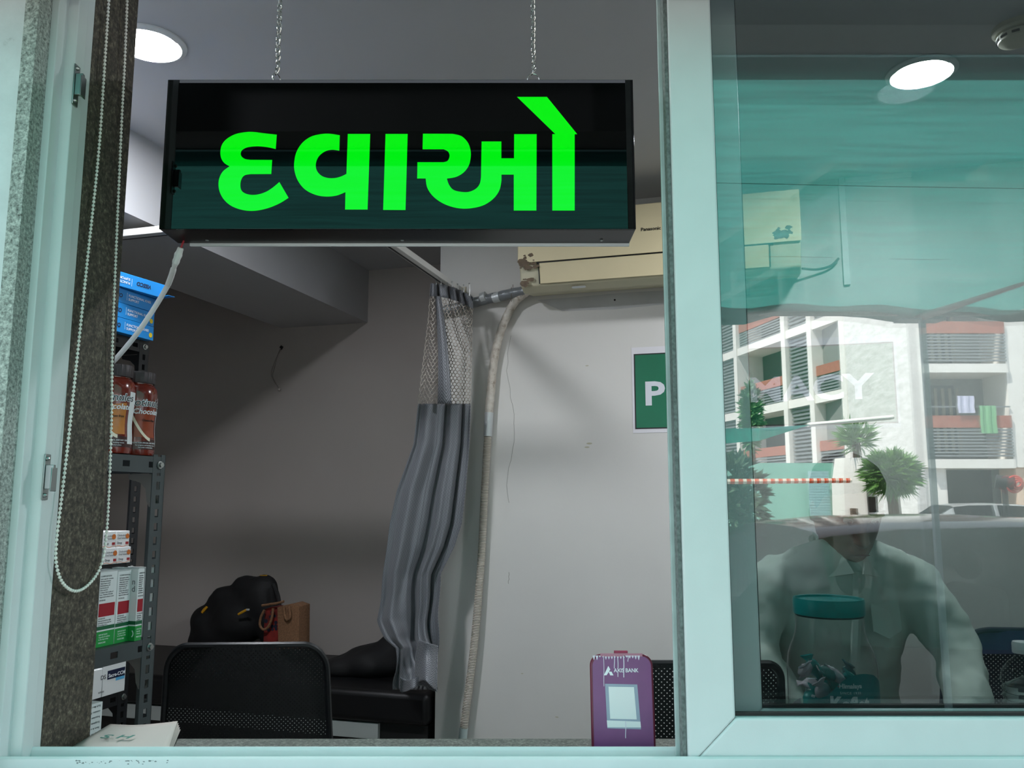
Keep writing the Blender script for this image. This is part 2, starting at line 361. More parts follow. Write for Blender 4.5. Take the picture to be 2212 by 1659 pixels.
# ============================================================ CEILING THINGS
def downlight(px, py, label, r=0.075):
    p = atz(px, py, ZC); t = root('ceiling_light', (p.x, p.y, ZC)); tag(t, label, 'ceiling light', 'round ceiling downlights')
    MB().lathe([(r + 0.012, -0.0005), (r + 0.012, -0.004), (r, -0.010), (r - 0.004, -0.006), (r - 0.004, -0.0005)], Matrix.Translation((p.x, p.y, ZC)), 48).build('trim_ring', WHITEP, t, smooth=True)
    MB().lathe([(r - 0.006, -0.0065), (r - 0.006, -0.0095)], Matrix.Translation((p.x, p.y, ZC)), 48).build('diffuser', mat('lit_led_diffuser', (255, 255, 255), 0.5, emit=(244, 248, 255), estr=430), t)
downlight(322, 92, 'round lit downlight in the ceiling beside the granite jamb')
downlight(1990, 155, 'round lit downlight in the ceiling seen through the window pane')
for (x, y, s_) in ((-1.5, 1.25, 'left of the granite jamb over the racks, unseen and added to brighten the room'),):  # unseen downlight added to brighten the interior
    q = CAM + Vector((x, y + 1.1, 1.1)); q2 = Vector((x, y, ZC)); dr_ = q2 - CAM
    vv = (dr_.z * cp - dr_.y * sp) / (dr_.y * cp + dr_.z * sp); downlight(1106 + FPX * dr_.x / (dr_.y * cp + dr_.z * sp), 829.5 - FPX * vv, 'round lit downlight in the ceiling ' + s_)
p = atz(2196, 58, ZC); t = root('smoke_detector', (p.x, p.y, ZC)); tag(t, 'off-white round smoke detector on the ceiling at top right', 'smoke detector')
MT = Matrix.Translation((p.x, p.y, ZC)); SMK = mat('cream_detector_plastic', (200, 196, 178), 0.5)
MB().lathe([(0.052, -0.0005), (0.052, -0.012), (0.046, -0.017), (0.040, -0.017)], MT, 40).build('base', SMK, t, smooth=True)
MB().lathe([(0.040, -0.0175), (0.044, -0.022), (0.040, -0.036), (0.024, -0.042), (0.023, -0.042)], MT, 40).build('cover', SMK, t, smooth=True)
g = MB()
for k in range(10):
    a = k * PI / 5; g.box((-0.008, -0.001, -0.0315), (0.008, 0.003, -0.0265), MT @ Matrix.Rotation(a, 4, 'Z') @ Matrix.Translation((0, 0.0405, 0)))
g.build('vent_slot', BLACKP, t)

# ============================================================ THE HANGING SIGN
YS = 0.18; SD = 0.075
TL, TR_, BR, BL = at(363, 172, YS), at(1369, 173, YS), at(1372, 496, YS), at(343, 495, YS)
sx0, sx1 = (TL.x + BL.x) / 2, (TR_.x + BR.x) / 2; sz1 = TL.z; sz0 = BL.z
sg = root('hanging_sign', ((sx0 + sx1) / 2, YS + SD / 2, sz0)); tag(sg, 'black glossy lightbox sign with glowing green letters hanging in the window', 'sign')
GBLK = mat('glossy_black_acrylic', (2, 2, 3), 0.015, spec=0.42, coat=0.0)
GBODY = mat('black_sign_casing', (5, 5, 6), 0.3, spec=0.25)
MB().box((sx0, YS + 0.003, sz0), (sx1, YS + SD, sz1)).build('casing', GBODY, sg, bevel=0.0015)
MB().box((sx0, YS, sz0), (sx1, YS + 0.0028, sz1)).build('face_panel', GBLK, sg, bevel=0.0006)
MB().box((sx0 + 0.02, YS + SD + 0.0002, sz0 - 0.004), (sx1, YS + SD + 0.006, sz0 + 0.03)).build('back_trim', mat('white_trim', (225, 228, 230), 0.4, emit=(255, 255, 255), estr=0.0), sg, bevel=0.001)
def glyph(pts, ox, oy, s):
    out = []; n = len(pts)
    P = [Vector((at(ox + q[0] / s, oy + q[1] / s, YS).x, at(ox + q[0] / s, oy + q[1] / s, YS).z)) for q in pts]
    cor = [len(q) > 2 for q in pts]
    for i in range(n):
        out.append(P[i])
        if cor[i] and cor[(i + 1) % n]: continue
        p1, p2 = P[i], P[(i + 1) % n]
        p0 = P[i - 1] if not cor[i] else p1 - (p2 - p1) * 0.4
        p3 = P[(i + 2) % n] if not cor[(i + 1) % n] else p2 + (p2 - p1) * 0.4
        for k in range(1, 5):
            t = k / 5; out.append(0.5 * ((2 * p1) + (p2 - p0) * t + (2 * p0 - 5 * p1 + 4 * p2 - p3) * t * t + (3 * p1 - p0 - 3 * p2 + p3) * t ** 3))
    return [(q.x, q.y) for q in out]
R6 = (330, 150, 3.881); R7 = (850, 150, 3.687)
G = [
 ([(1040,548,1),(1031,667,1),(960,652),(880,645),(800,652),(755,672),(738,700),(745,730),(775,752),(820,759,1),(1001,760,1),(994,877,1),(820,878,1),(770,889),(742,925),(735,980),(748,1020),(785,1044),(840,1053),(900,1045),(960,1022),(1015,985),(1062,945,1),(1139,1077,1),(1060,1125),(960,1165),(850,1186),(750,1178),(660,1145),(600,1095),(565,1035),(552,970),(560,910),(590,855),(645,813,1),(600,785),(575,745),(568,695),(580,635),(620,585),(690,545),(770,528),(840,525),(940,537)], R6),
 ([(1568,553,1),(1564,681,1),(1500,674),(1440,690),(1388,735),(1367,795),(1377,850),(1415,892),(1470,911),(1530,911),(1580,898),(1624,877,1),(1636,542,1),(1823,542,1),(1801,1175,1),(1613,1175,1),(1616,1029,1),(1540,1058),(1450,1066),(1360,1050),(1275,1005),(1218,935),(1191,860),(1186,790),(1203,700),(1250,622),(1320,568),(1400,545),(1480,540)], R6),
 ([(1952,542,1),(2137,542,1),(2119,1179,1),(1932,1178,1)], R6),
 ([(235,513,1),(470,514,1),(540,532),(590,580),(613,640),(615,700),(600,765),(560,820),(500,856),(425,870,1),(443,920),(478,960),(540,976),(600,976),(655,952),(687,912),(697,860,1),(702,575,1),(859,575,1),(859,709,1),(960,709,1),(961,517,1),(1140,517,1),(1138,1124,1),(958,1124,1),(958,838,1),(860,838,1),(858,900),(840,970),(790,1035),(710,1085),(600,1108),(500,1103),(400,1070),(320,1015),(270,945),(256,869,1),(189,869,1),(191,740,1),(400,740,1),(432,728),(447,690),(435,655),(400,636,1),(232,636,1)], R7),
 ([(985,220,1),(1222,220,1),(1462,516,1),(1443,516,1),(1443,1124,1),(1265,1124,1),(1265,517,1),(1290,516,1)], R7)]
GREEN = mat('lit_green_letter', (0, 70, 10), 0.03, emit=(0, 236, 8), estr=1.0)
for pts, (ox, oy, s) in G:
    P = glyph(pts, ox, oy, s)
    MB().prism([(x, z) for x, z in P], 0.0006, frame((0, YS - 0.00005, 0), (1, 0, 0), (0, 0, 1))).build('letter', GREEN, sg)
for px in (445, 868, 1300):
    g = MB(); p = at(px, 515, YS + 0.05); g.lathe([(0.003, -0.001), (0.0022, -0.002)], Matrix.Translation((p.x, YS + 0.055, sz0)), 12); g.build('screw', ZINC, sg)
# two chains
def chain(px, label, ringrot, seed):
    rnd = random.Random(seed)
    p = at(px, 172, YS + SD / 2); x = p.x; y = YS + SD / 2; t = root('sign_chain', (x, y, sz1)); tag(t, label, 'chain', 'chains holding the sign')
    g = MB(); z = sz1
    hook = [(x, y, z - 0.002)] + [(x, y, z + 0.004 + 0.0006 * k) for k in range(3)]
    ey = [Vector((x + 0.0026 * math.sin(a), y, z + 0.0085 - 0.0026 * math.cos(a))) for a in [2 * PI * k / 12 for k in range(13)]]
    g.tube(hook, 0.0009, 8); g.tube(ey, 0.0008, 8); g.build('eye_hook', ZINC, t, smooth=True)
    rr = 0.0098; cz = z + 0.0105 + rr
    rg = [Vector((x + rr * math.sin(a) * math.cos(ringrot), y + rr * math.sin(a) * math.sin(ringrot), cz - rr * math.cos(a))) for a in [2 * PI * k / 28 for k in range(29)]]
    MB().tube(rg, 0.0011, 10).build('ring', CHROME, t, smooth=True)
    z = cz + rr - 0.001; pitch = 0.0102; k = 0; lm = {}
    while z < ZC + 0.002:
        if k < 2:
            lw, lh = 0.0042, 0.0075
            pts = [(lw * math.sin(a) * (0.75 + 0.25 * math.cos(a)), 0.0013 * math.sin(2 * a), -lh * math.cos(a)) for a in [2 * PI * q / 16 for q in range(17)]]
            g = MB(); g.tube(pts, 0.00105, 7); lm[k] = g
        tw = (0.55 if k % 2 == 0 else 0.95) + rnd.uniform(-0.1, 0.1) + (0.8 if k < 3 else 0)
        Mx = Matrix.Translation((x + 0.0004 * math.sin(k), y, z + 0.0065)) @ Matrix.Rotation(tw, 4, 'Z') @ Matrix.Rotation(0.38, 4, 'X')
        g = MB(); g.v = [Mx @ v for v in lm[k % 2].v]; g.f = lm[k % 2].f; g.build('link', CHROME, t, smooth=True)
        z += pitch; k += 1
        if z > 2.42: break
    # the last run to the ceiling hook, above the frame of the photograph
    g = MB(); zz = z
    while zz < ZC:
        Mx = Matrix.Translation((x, y, zz + 0.0065)) @ Matrix.Rotation(0.7, 4, 'Z'); g.add([Mx @ v for v in lm[0].v], lm[0].f); zz += pitch
    g.build('upper_run', CHROME, t, smooth=True)
chain(598, 'steel chain holding the left end of the sign', 1.15, 1)
chain(1152, 'steel chain with round split ring holding the right end of the sign', 0.1, 2)

# white taped cable from the sign's corner to behind the jamb
path = [at(397, 520, YS + 0.06), at(391, 535, YS + 0.06), at(379, 568, 0.25), at(366, 610, 0.30), at(340, 655, 0.34), at(300, 715, 0.36), at(262, 762, 0.38), at(235, 790, 0.40), at(200, 815, 0.42)]
cb = root('power_cable', path[0]); tag(cb, 'white power cable with tape joint running from sign corner behind the granite jamb', 'cable')
cc = crom([tuple(q) for q in path[3:]], 8); MB().tube(cc, 0.0044, 12).build('cord', WHITEP, cb, smooth=True)
tp = crom([tuple(q) for q in (path[1], path[2], path[3] * 0.6 + path[2] * 0.4, path[3] * 0.9 + path[4] * 0.1)], 8)
MB().tube(tp, [0.0028 + 0.0032 * math.sin(PI * min(1, (i + 2) / 14)) * (1 + 0.18 * math.sin(i * 1.9)) if i < 12 else 0.0049 for i in range(len(tp))], 10).build('tape_wrap', mat('white_cloth_tape', (224, 222, 220), 0.6, bump=0.3, bscale=300), cb, smooth=True)
MB().tube([path[0], path[1]], 0.0017, 8).build('red_wire', mat('red_wire', (170, 20, 40), 0.4), cb, smooth=True)

# bead chain of the roller blind, a loop in front of the granite reveal
bl = MB()
def onX(px, py, x):
    d = ray(px, py); return CAM + d * ((x - CAM.x) / d.x)
lp = [(237, -30), (226, 140), (213, 330), (189, 560), (168, 760), (150, 930), (135, 1060), (122, 1170), (122, 1220), (136, 1260), (163, 1277), (192, 1262), (217, 1225), (229, 1165), (236, 1050), (241, 900), (243, 740), (250, 560), (262, 280), (269, 140), (276, -30)]
cv = crom([tuple(onX(x, y, -0.6165)) for x, y in lp], 24)
acc = 0; step = 0.00605; last = cv[0]; bl.tube(cv[::3], 0.0007, 5)
for q in cv[1:]:
    d = (q - last).length
    while acc + d >= step:
        last = last + (q - last) * ((step - acc) / d); bl.ball(last, 0.0024, 8, 6); acc = 0; d = (q - last).length
    acc += d; last = q
tag(bl.build('blind_bead_chain', mat('white_bead', (236, 232, 224), 0.35), smooth=True), 'white beaded pull chain of a blind hanging in a long loop before the granite jamb', 'blind chain')

# ============================================================ AIR CONDITIONER ON THE RIGHT WALL
MR = frame((0, 0, 0), AX, BX)                       # room frame: local x = a, y = b, z = z
ACB = B1 - 0.20
a0, zt = onB(1120, 545, ACB); a1 = onB(1731, 545, ACB)[0]
zb = onB(1135, 622, ACB + 0.03)[1]; zt = min(onB(1440, 434, ACB)[1], ZC - 0.012); zm = onB(1125, 600, ACB)[1]
IV = mat('yellowed_ivory_plastic', (222, 208, 168), 0.42, var=0.04, vscale=4)
IV2 = mat('grey_ivory_plastic', (196, 190, 162), 0.45, var=0.05, vscale=6)
ac = root('air_conditioner', M=frame(RF((a0 + a1) / 2, ACB + 0.1, zb), AX, BX)); tag(ac, 'yellowed ivory split air conditioner on the pale wall under the ceiling', 'air conditioner')
def room(bm): bm.v = [MR @ v for v in bm.v]; return bm
Mprof = frame((0, 0, 0), (0, 1, 0), (0, 0, 1))      # profiles given as (b, z), extruded along a
def aprism(pts, x0, x1): return MB().prism(pts, x1 - x0, MR @ Matrix.Translation((x0, 0, 0)) @ Mprof)
aprism([(ACB + 0.012, zt), (B1 - 0.002, zt), (B1 - 0.002, zb + 0.01), (ACB + 0.07, zb - 0.012), (ACB + 0.028, zb + 0.004), (ACB + 0.010, zm + 0.04)], a0, a1).build('housing', IV2, ac, bevel=0.006, bseg=3)
aprism([(ACB, zt - 0.002), (ACB + 0.012, zt), (ACB + 0.013, zm + 0.062), (ACB - 0.002, zm + 0.052)], a0 - 0.003, a1 + 0.003).build('front_panel', IV, ac, bevel=0.003, bseg=3)
aprism([(ACB + 0.002, zm + 0.048), (ACB + 0.006, zm + 0.05), (ACB + 0.022, zb + 0.012), (ACB + 0.018, zb + 0.008)], a0 + 0.075, a1 - 0.10).build('air_flap', IV, ac, bevel=0.001)
aprism([(ACB + 0.0105, zm + 0.061), (ACB + 0.004, zm + 0.061), (ACB + 0.004, zm + 0.050), (ACB + 0.0105, zm + 0.047)], a0 + 0.065, a1 - 0.085).build('air_slot', BLACKP, ac)
for k in range(2):
    x = a0 + 0.07 if k == 0 else a1 - 0.098
    aprism([(ACB + 0.0065, zm + 0.05), (ACB + 0.0100, zm + 0.05), (ACB + 0.0240, zb + 0.010), (ACB + 0.0200, zb + 0.008)], x, x + 0.003).build('flap_gap', BLACKP, ac)
ap, zp = onB(1384, 499, ACB - 0.003)
MB().text('Panasonic', frame(RF(ap, ACB - 0.0018, zp), AX, UP), 0.0165, bold=0.02, sx=1.05).build('logo_lettering', BLACKP, ac)
al, zl = onB(1251, 631, ACB + 0.05)
g = MB(); g.prism(rrect(0.05, 0.012, 0.005), 0.0008, frame(RF(al, ACB + 0.045, zb - 0.0072), AX, BX * 0.9 - UP * 0.35)); g.build('rating_label', PAPER, ac)
# torn brown tape residue: ragged islands on the panel corner
rnd = random.Random(3)
def tatters(cx, cz, w_, h_, n, b, nm, m_):
    g = MB()
    for k in range(n):
        x = cx + rnd.uniform(0, w_) * rnd.random() ** 0.5; z = cz + rnd.uniform(-h_, h_) * 0.5; r = rnd.uniform(0.003, 0.011)
        pts = [(x + r * 1.5 * rnd.uniform(0.5, 1.1) * math.cos(q), z + r * rnd.uniform(0.4, 1.1) * math.sin(q)) for q in [2 * PI * j / 9 for j in range(9)]]
        g.prism(pts, 0.0003 + 0.00003 * k, frame(RF(0, b, 0), AX, UP))
    return g.build(nm, m_, ac)
at1, zt1 = onB(1124, 566, ACB)
TAPE = mat('torn_brown_tape', (98, 80, 58), 0.6, var=0.4, vscale=60)
tatters(at1, zt1, 0.07, 0.05, 26, ACB - 0.0018, 'tape_residue', TAPE)
at2, zt2 = onB(1127, 606, ACB)
tatters(at2 - 0.002, zt2, 0.035, 0.03, 12, ACB + 0.0125, 'tape_residue', TAPE)
at3, zt3 = onB(1672, 505, ACB)
tatters(at3, zt3, 0.07, 0.035, 26, ACB - 0.0018, 'tape_residue', mat('torn_grey_tape', (92, 100, 96), 0.5, var=0.4, vscale=60))

# pipes of the air conditioner: silver-wrapped branch and long drain hose
def wallpt(px, py, off): a, z = onB(px, py, B1 - off); return RF(a, B1 - off, z)
hp = [wallpt(1150, 622, 0.07), wallpt(1128, 638, 0.05), wallpt(1107, 660, 0.035), wallpt(1082, 715, 0.028), wallpt(1067, 780, 0.026), wallpt(1060, 850, 0.026), wallpt(1056, 900, 0.026), wallpt(1051, 990, 0.026), wallpt(1046, 1080, 0.026), wallpt(1040, 1200, 0.026), wallpt(1031, 1320, 0.03), wallpt(1020, 1430, 0.034), wallpt(1006, 1540, 0.034), wallpt(999, 1600, 0.034), wallpt(995, 1660, 0.03)]
hc = crom([tuple(q) for q in hp], 14); hz = hp[6].z
dh = root('drain_hose', hp[7]); tag(dh, 'long pale ribbed hose hanging down the pale wall from the air conditioner', 'hose')
up_ = [q for q in hc if q.z > hz]; lo_ = [q for q in hc if q.z <= hz + 0.004]
MB().tube(up_, [0.0158 * (1 + 0.04 * math.sin(i * 1.3)) for i in range(len(up_))], 14).build('wrapped_section', ramp_mat('stained_pipe_tape', 26, [(0.3, (120, 104, 86)), (0.45, (186, 178, 166)), (0.7, (212, 208, 198))], 0.6, bump=0.3), dh, smooth=True)
# ribs
L = [lo_[0]]; 
for q in lo_[1:]:
    while (q - L[-1]).length > 0.0028: L.append(L[-1] + (q - L[-1]).normalized() * 0.0028)
MB().tube(L, [0.0148 if i % 2 else 0.0128 for i in range(len(L))], 14).build('ribbed_section', mat('grey_beige_hose', (172, 166, 154), 0.55, var=0.06, vscale=30), dh, smooth=True, angle=60)
MB().tube([q for q in hc if hz - 0.075 < q.z < hz + 0.02], 0.0166, 14).build('tape_band', mat('silver_tape', (196, 200, 200), 0.3, 0.3, bump=0.4, bscale=200), dh, smooth=True)
e = L[-1]; k_ = [q for q in L if q.z < wallpt(1000, 1572, 0.034).z]
if len(k_) > 2: MB().tube(k_, 0.0156, 14).build('end_tape', mat('pale_tape', (190, 204, 202), 0.4), dh, smooth=True)
gp = [wallpt(1135, 628, 0.06), wallpt(1105, 634, 0.05), wallpt(1075, 641, 0.04), wallpt(1045, 648, 0.032), wallpt(1015, 656, 0.03), wallpt(975, 667, 0.03), RF(aC + 0.012, B1 - 0.03, wallpt(958, 671, 0.03).z)]
gc_ = crom([tuple(q) for q in gp], 10)
pp = root('wrapped_pipe', gp[3]); tag(pp, 'grey taped pipe running level from the air conditioner to behind the curtain', 'pipe')
MB().tube(gc_, [0.019 * (1 + 0.03 * math.sin(i * 0.9)) for i in range(len(gc_))], 14).build('pipe', mat('grey_shiny_wrap', (128, 132, 134), 0.3, 0.2, bump=0.6, bscale=90), pp, smooth=True)
g = MB()
for q in ((1066, 1080), (1040, 1050)): 
    seg = [wallpt(q[0], 644, 0.0385), wallpt(q[1], 640.5, 0.0415)]; g.tube(seg, 0.0198, 14)
g.build('tape_band', mat('silver_tape', (196, 200, 200), 0.3, 0.3), pp, smooth=True)
g = MB(); q = wallpt(1108, 640, 0.045); g.tube([q + UP * 0.03 - BX * 0.02, q + UP * 0.001 - BX * 0.024, q - UP * 0.026 - BX * 0.02], 0.0012, 6); g.tube([q + UP * 0.045, q + UP * 0.0], 0.0012, 6); g.build('cable_tie', mat('brown_tie', (96, 84, 70), 0.6), pp)

# trunking beyond, seen through the pane, and the cable to it
g = MB()
tv0 = onB(1817, 388, B1); tv1 = onB(1822, 617, B1); th1 = onB(1968, 372, B1)
g.box((tv0[0] - 0.0105, B1 - 0.012, tv1[1]), (tv0[0] + 0.0105, B1, tv0[1] + 0.004), MR); g.box((tv0[0] + 0.0108, B1 - 0.012, tv0[1] - 0.017), (th1[0], B1, tv0[1] + 0.002), MR)
tag(g.build('cable_trunking', mat('white_trunking', (214, 216, 212), 0.5), bevel=0.001), 'white L-shaped cable trunking on the wall right of the air conditioner', 'trunking')
q0 = wallpt(1733, 580, 0.06); q1 = wallpt(1765, 582, 0.03); q2 = wallpt(1795, 574, 0.02); q3 = wallpt(1812, 558, 0.02)
tag(MB().tube(crom([tuple(q0), tuple(q1), tuple(q2), tuple(q3)], 8), 0.0042, 8).build('flexible_cable', mat('dark_grey_cable', (90, 96, 94), 0.5), smooth=True), 'grey cable curving from the air conditioner into the wall trunking', 'cable')

# PHARMACY paper banner on the wall
PBAN = root('pharmacy_banner', M=frame(RF(onB(1650, 930, B1)[0], B1 - 0.001, onB(1650, 930, B1)[1]), AX, BX)); tag(PBAN, 'green PHARMACY banner with white letters and black border on the pale wall', 'banner')
ax0, zc0 = onB(1369, 765, B1); ax1 = onB(1931, 765, B1)[0]; zt_ = onB(1371, 765, B1)[1]; zb_ = onB(1377, 927, B1)[1]
def wbox(x0, x1, z0, z1, o0, o1, name, m_, par, **k): return MB().box((x0, B1 - o1, z0), (x1, B1 - o0, z1), MR).build(name, m_, par, **k)
wbox(ax0 - 0.008, ax1 + 0.008, zb_ - 0.014, zt_ + 0.024, 0.0004, 0.0010, 'paper_backing', mat('white_paper', (214, 212, 216), 0.6), PBAN)
wbox(ax0, ax1, zb_, zt_, 0.0012, 0.0016, 'black_border', mat('black_print', (16, 18, 18), 0.5), PBAN)
wbox(ax0 + 0.0045, ax1 - 0.0045, zb_ + 0.0045, zt_ - 0.0045, 0.0017, 0.0021, 'green_panel', mat('green_print', (4, 104, 72), 0.45, var=0.08, vscale=6), PBAN)
pa, pz = onB(1395, 877, B1); pe = onB(1891, 857, B1)[0]; ph = onB(1395, 824, B1)[1] - pz
g = MB(); g.text('PHARMACY', frame(RF(0, 0, 0), (1, 0, 0), (0, 1, 0)), 1.0, 0.0004, bold=0.028)
xs = [v.x for v in g.v]; ys = [v.y for v in g.v]; sx_ = (pe - pa) / (max(xs) - min(xs)); sy_ = ph / (max(ys) - min(ys))
zmin = min(xs); g.v = [frame(RF(pa, B1 - 0.0026, pz), AX, UP) @ Vector(((v.x - zmin) * sx_, (v.y - min(ys)) * sy_, v.z)) for v in g.v]
g.build('lettering', mat('pale_print', (206, 210, 216), 0.5), PBAN)
g = MB(); q = onB(1328, 648, B1); g.prism([(q[0] + 0.004 * math.cos(t), q[1] + 0.004 * math.sin(t)) for t in [2 * PI * i / 9 for i in range(9)]], 0.0004, frame(RF(0, B1 - 0.0002, 0), AX, UP)); tag(g.build('wall_plug', BLACKP), 'small black wall plug under the air conditioner', 'wall plug')

wr_ = bpy.data.objects['wall_right']
def wline(pts, r, nm, m_):
    MB().tube([RF(onB(x, y, B1)[0], B1 - 0.0002, onB(x, y, B1)[1]) for x, y in pts], r, 5).build(nm, m_, wr_)
rnd = random.Random(9)
wline([(1104 - 8 * math.sin(i * .45) + rnd.uniform(-2, 2), 725 + 19 * i) for i in range(20)], 0.0007, 'wall_crack', mat('crack_line', (150, 148, 142), 0.9))
wline([(1099 + rnd.uniform(-1.5, 1.5), 1236 + 5 * i) for i in range(6)], 0.0010, 'wall_crack', mat('crack_line', (120, 120, 116), 0.9))
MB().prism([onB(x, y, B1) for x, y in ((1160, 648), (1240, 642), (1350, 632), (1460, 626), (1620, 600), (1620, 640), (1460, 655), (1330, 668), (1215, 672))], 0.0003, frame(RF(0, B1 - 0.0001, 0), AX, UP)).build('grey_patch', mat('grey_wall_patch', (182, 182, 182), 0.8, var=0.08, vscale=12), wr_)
for px, py, r_ in ((1273, 958, .007), (1268, 966, .006), (1268, 790, .004), (1128, 1455, .003), (1203, 1549, .004)):
    a, z = onB(px, py, B1); MB().prism([(a + r_ * math.cos(t) * 1.6, z + r_ * .5 * math.sin(t)) for t in [2 * PI * i / 8 for i in range(8)]], 0.0003, frame(RF(0, B1 - 0.0001, 0), AX, UP)).build('wall_stain', mat('yellowish_stain', (176, 172, 150), 0.8), wr_)

# ============================================================ CURTAIN RAIL AND CURTAIN
ZRL = 2.285
ar = onB(1006, 632, B1)[0] - 0.02
cr = root('curtain_rail', M=frame(RF(ar, 1.2, ZRL), AX, BX)); tag(cr, 'white L-shaped curtain rail under the ceiling beam', 'curtain rail')
WR = mat('white_rail_enamel', (222, 220, 216), 0.4)
# the branch on the left, parallel to the back wall
dL = ray(270, 508); bL = None
tt = (ZRL + 0.01 - CAM.z) / dL.z; pL = CAM + dL * tt; bL = pL.dot(BX)
g = MB(); g.box((ar - 0.016, bL, ZRL), (ar + 0.016, B1 - 0.004, ZRL + 0.022), MR); g.build('rail', WR, cr, bevel=0.002)
g = MB(); g.box((A_W + 0.004, bL - 0.018, ZRL), (ar - 0.0165, bL + 0.018, ZRL + 0.022), MR); g.build('rail', WR, cr, bevel=0.002)
g = MB(); g.box((ar - 0.011, bL, ZRL - 0.0008), (ar - 0.003, B1 - 0.01, ZRL - 0.0002), MR); g.box((A_W + 0.004, bL + 0.006, ZRL - 0.0008), (ar - 0.017, bL + 0.012, ZRL - 0.0002), MR); g.build('track_slot', BLACKP, cr)
MB().box((ar - 0.022, B1 - 0.006, ZRL - 0.015), (ar + 0.022, B1 - 0.0005, ZRL + 0.03), MR).build('wall_bracket', mat('cream_bracket', (196, 186, 160), 0.5), cr)

# curtain: rings of a pleated sheet; px outline per height
CURT = root('curtain', M=frame(RF(ar, B1 - 0.2, 1.05), AX, BX)); tag(CURT, 'grey herringbone clinic curtain with open mesh top bunched at the wall', 'curtain')
def herring(name, c1, c2):
    m = bpy.data.materials.new(name); m.use_nodes = True; nt = m.node_tree; b = nt.nodes['Principled BSDF']
    at_ = nt.nodes.new('ShaderNodeAttribute'); at_.attribute_name = 'cloth'; sx = nt.nodes.new('ShaderNodeSeparateXYZ'); nt.links.new(at_.outputs['Vector'], sx.inputs[0])
    def mth(op, a, b_=None):
        n = nt.nodes.new('ShaderNodeMath'); n.operation = op
        for i, q in enumerate((a, b_)):
            if q is None: continue
            if isinstance(q, (int, float)): n.inputs[i].default_value = q
            else: nt.links.new(q, n.inputs[i])
        return n.outputs[0]
    tri = mth('PINGPONG', mth('MULTIPLY', sx.outputs[0], 1.0), 0.0150)
    st = mth('SINE', mth('MULTIPLY', mth('ADD', mth('MULTIPLY', tri, 1.5), sx.outputs[1]), 560))
    mr = nt.nodes.new('ShaderNodeMapRange'); mr.inputs[1].default_value = -0.4; mr.inputs[2].default_value = 0.4; nt.links.new(st, mr.inputs[0])
    mx = nt.nodes.new('ShaderNodeMix'); mx.data_type = 'RGBA'; nt.links.new(mr.outputs[0], mx.inputs[0]); mx.inputs[6].default_value = rgb(*c1); mx.inputs[7].default_value = rgb(*c2)
    nt.links.new(mx.outputs[2], b.inputs['Base Color']); b.inputs['Roughness'].default_value = 0.42; b.inputs['Sheen Weight'].default_value = 0.15
    return m
CLOTH = herring('grey_herringbone_cloth', (80, 83, 88), (128, 130, 135))
def smooth_interp(tab, y):
    for i in range(len(tab) - 1):
        if tab[i][0] <= y <= tab[i + 1][0]:
            t = (y - tab[i][0]) / (tab[i + 1][0] - tab[i][0]); 
            return tuple(tab[i][j] * (1 - t) + tab[i + 1][j] * t for j in range(1, len(tab[i])))
    return tab[-1][1:] if y > tab[-1][0] else tab[0][1:]
DC = 2.62                                             # distance plane of the bunch (b)
OUT = [(612, 930, 1022), (680, 926, 1020), (760, 916, 1019), (870, 903, 1017), (960, 893, 1014), (1060, 857, 1006), (1130, 842, 998), (1180, 836, 982), (1240, 827, 952), (1340, 817, 948), (1380, 832, 946), (1400, 852, 946), (1450, 856, 948), (1497, 852, 940)]
def curtain_pt(s, py, bb=None):                       # s 0..1 across; outline follows the bunch, pleats go in depth
    l, r = smooth_interp(OUT, py)
    if py < 870: py = py + 30 * s * s * (870 - py) / 258
    gather = 1.0 if py < 870 else 1.0 + 0.35 * min(1, (py - 870) / 400)
    ph = 0.5 * math.sin((py - 600) * 0.002 + s * 5)
    top = max(0.0, min(1.0, (760 - py) / 150))
    w_ = s + 0.05 * math.sin(s * 7 + 1) + 0.006 * math.sin(py * 0.006 + s * 4)
    f1 = 2 * PI * (2.6 + 3.4 * top)
    sh = lambda q: math.copysign(abs(math.sin(q)) ** 0.75, math.sin(q))
    depth = gather * (0.017 * sh(w_ * f1 + ph) + 0.006 * math.sin(w_ * f1 * 2.3 + 1.3 + 1.7 * ph) + 0.0025 * math.sin(w_ * 47 + py * 0.004))
    bb = B1 - 0.14 - 0.10 * (1 - s) + depth
    px = l + (r - l) * (s + 0.012 * math.sin(w_ * f1 + 1.2 + ph) * min(1, 8 * s * (1 - s)))
    if py > 1230:
        k = (py - 1230) / 270.0; bb += 0.025 * k * math.sin(s * 9 + py * 0.03) ; px += 6 * k * math.sin(py * 0.05 + s * 8)
    a, z = onB(px, py, bb); return RF(a, bb, z)
def cloth_sheet(py0, py1, ny, nx, s0=0.0, s1=1.0):
    vs = []; fs = []; uv = []
    for j in range(ny + 1):
        py = py0 + (py1 - py0) * j / ny
        for i in range(nx + 1):
            s = s0 + (s1 - s0) * i / nx; vs.append(curtain_pt(s, py)); uv.append((s * 0.85, (py - 600) * 0.00155, 0))
    for j in range(ny):
        for i in range(nx): fs.append((j * (nx + 1) + i, j * (nx + 1) + i + 1, (j + 1) * (nx + 1) + i + 1, (j + 1) * (nx + 1) + i))
    g = MB(); g.add(vs, fs); return g, uv
def add_cloth_uv(o, uv):
    at_ = o.data.attributes.new('cloth', 'FLOAT_VECTOR', 'POINT')
    for i, u in enumerate(uv): at_.data[i].vector = u
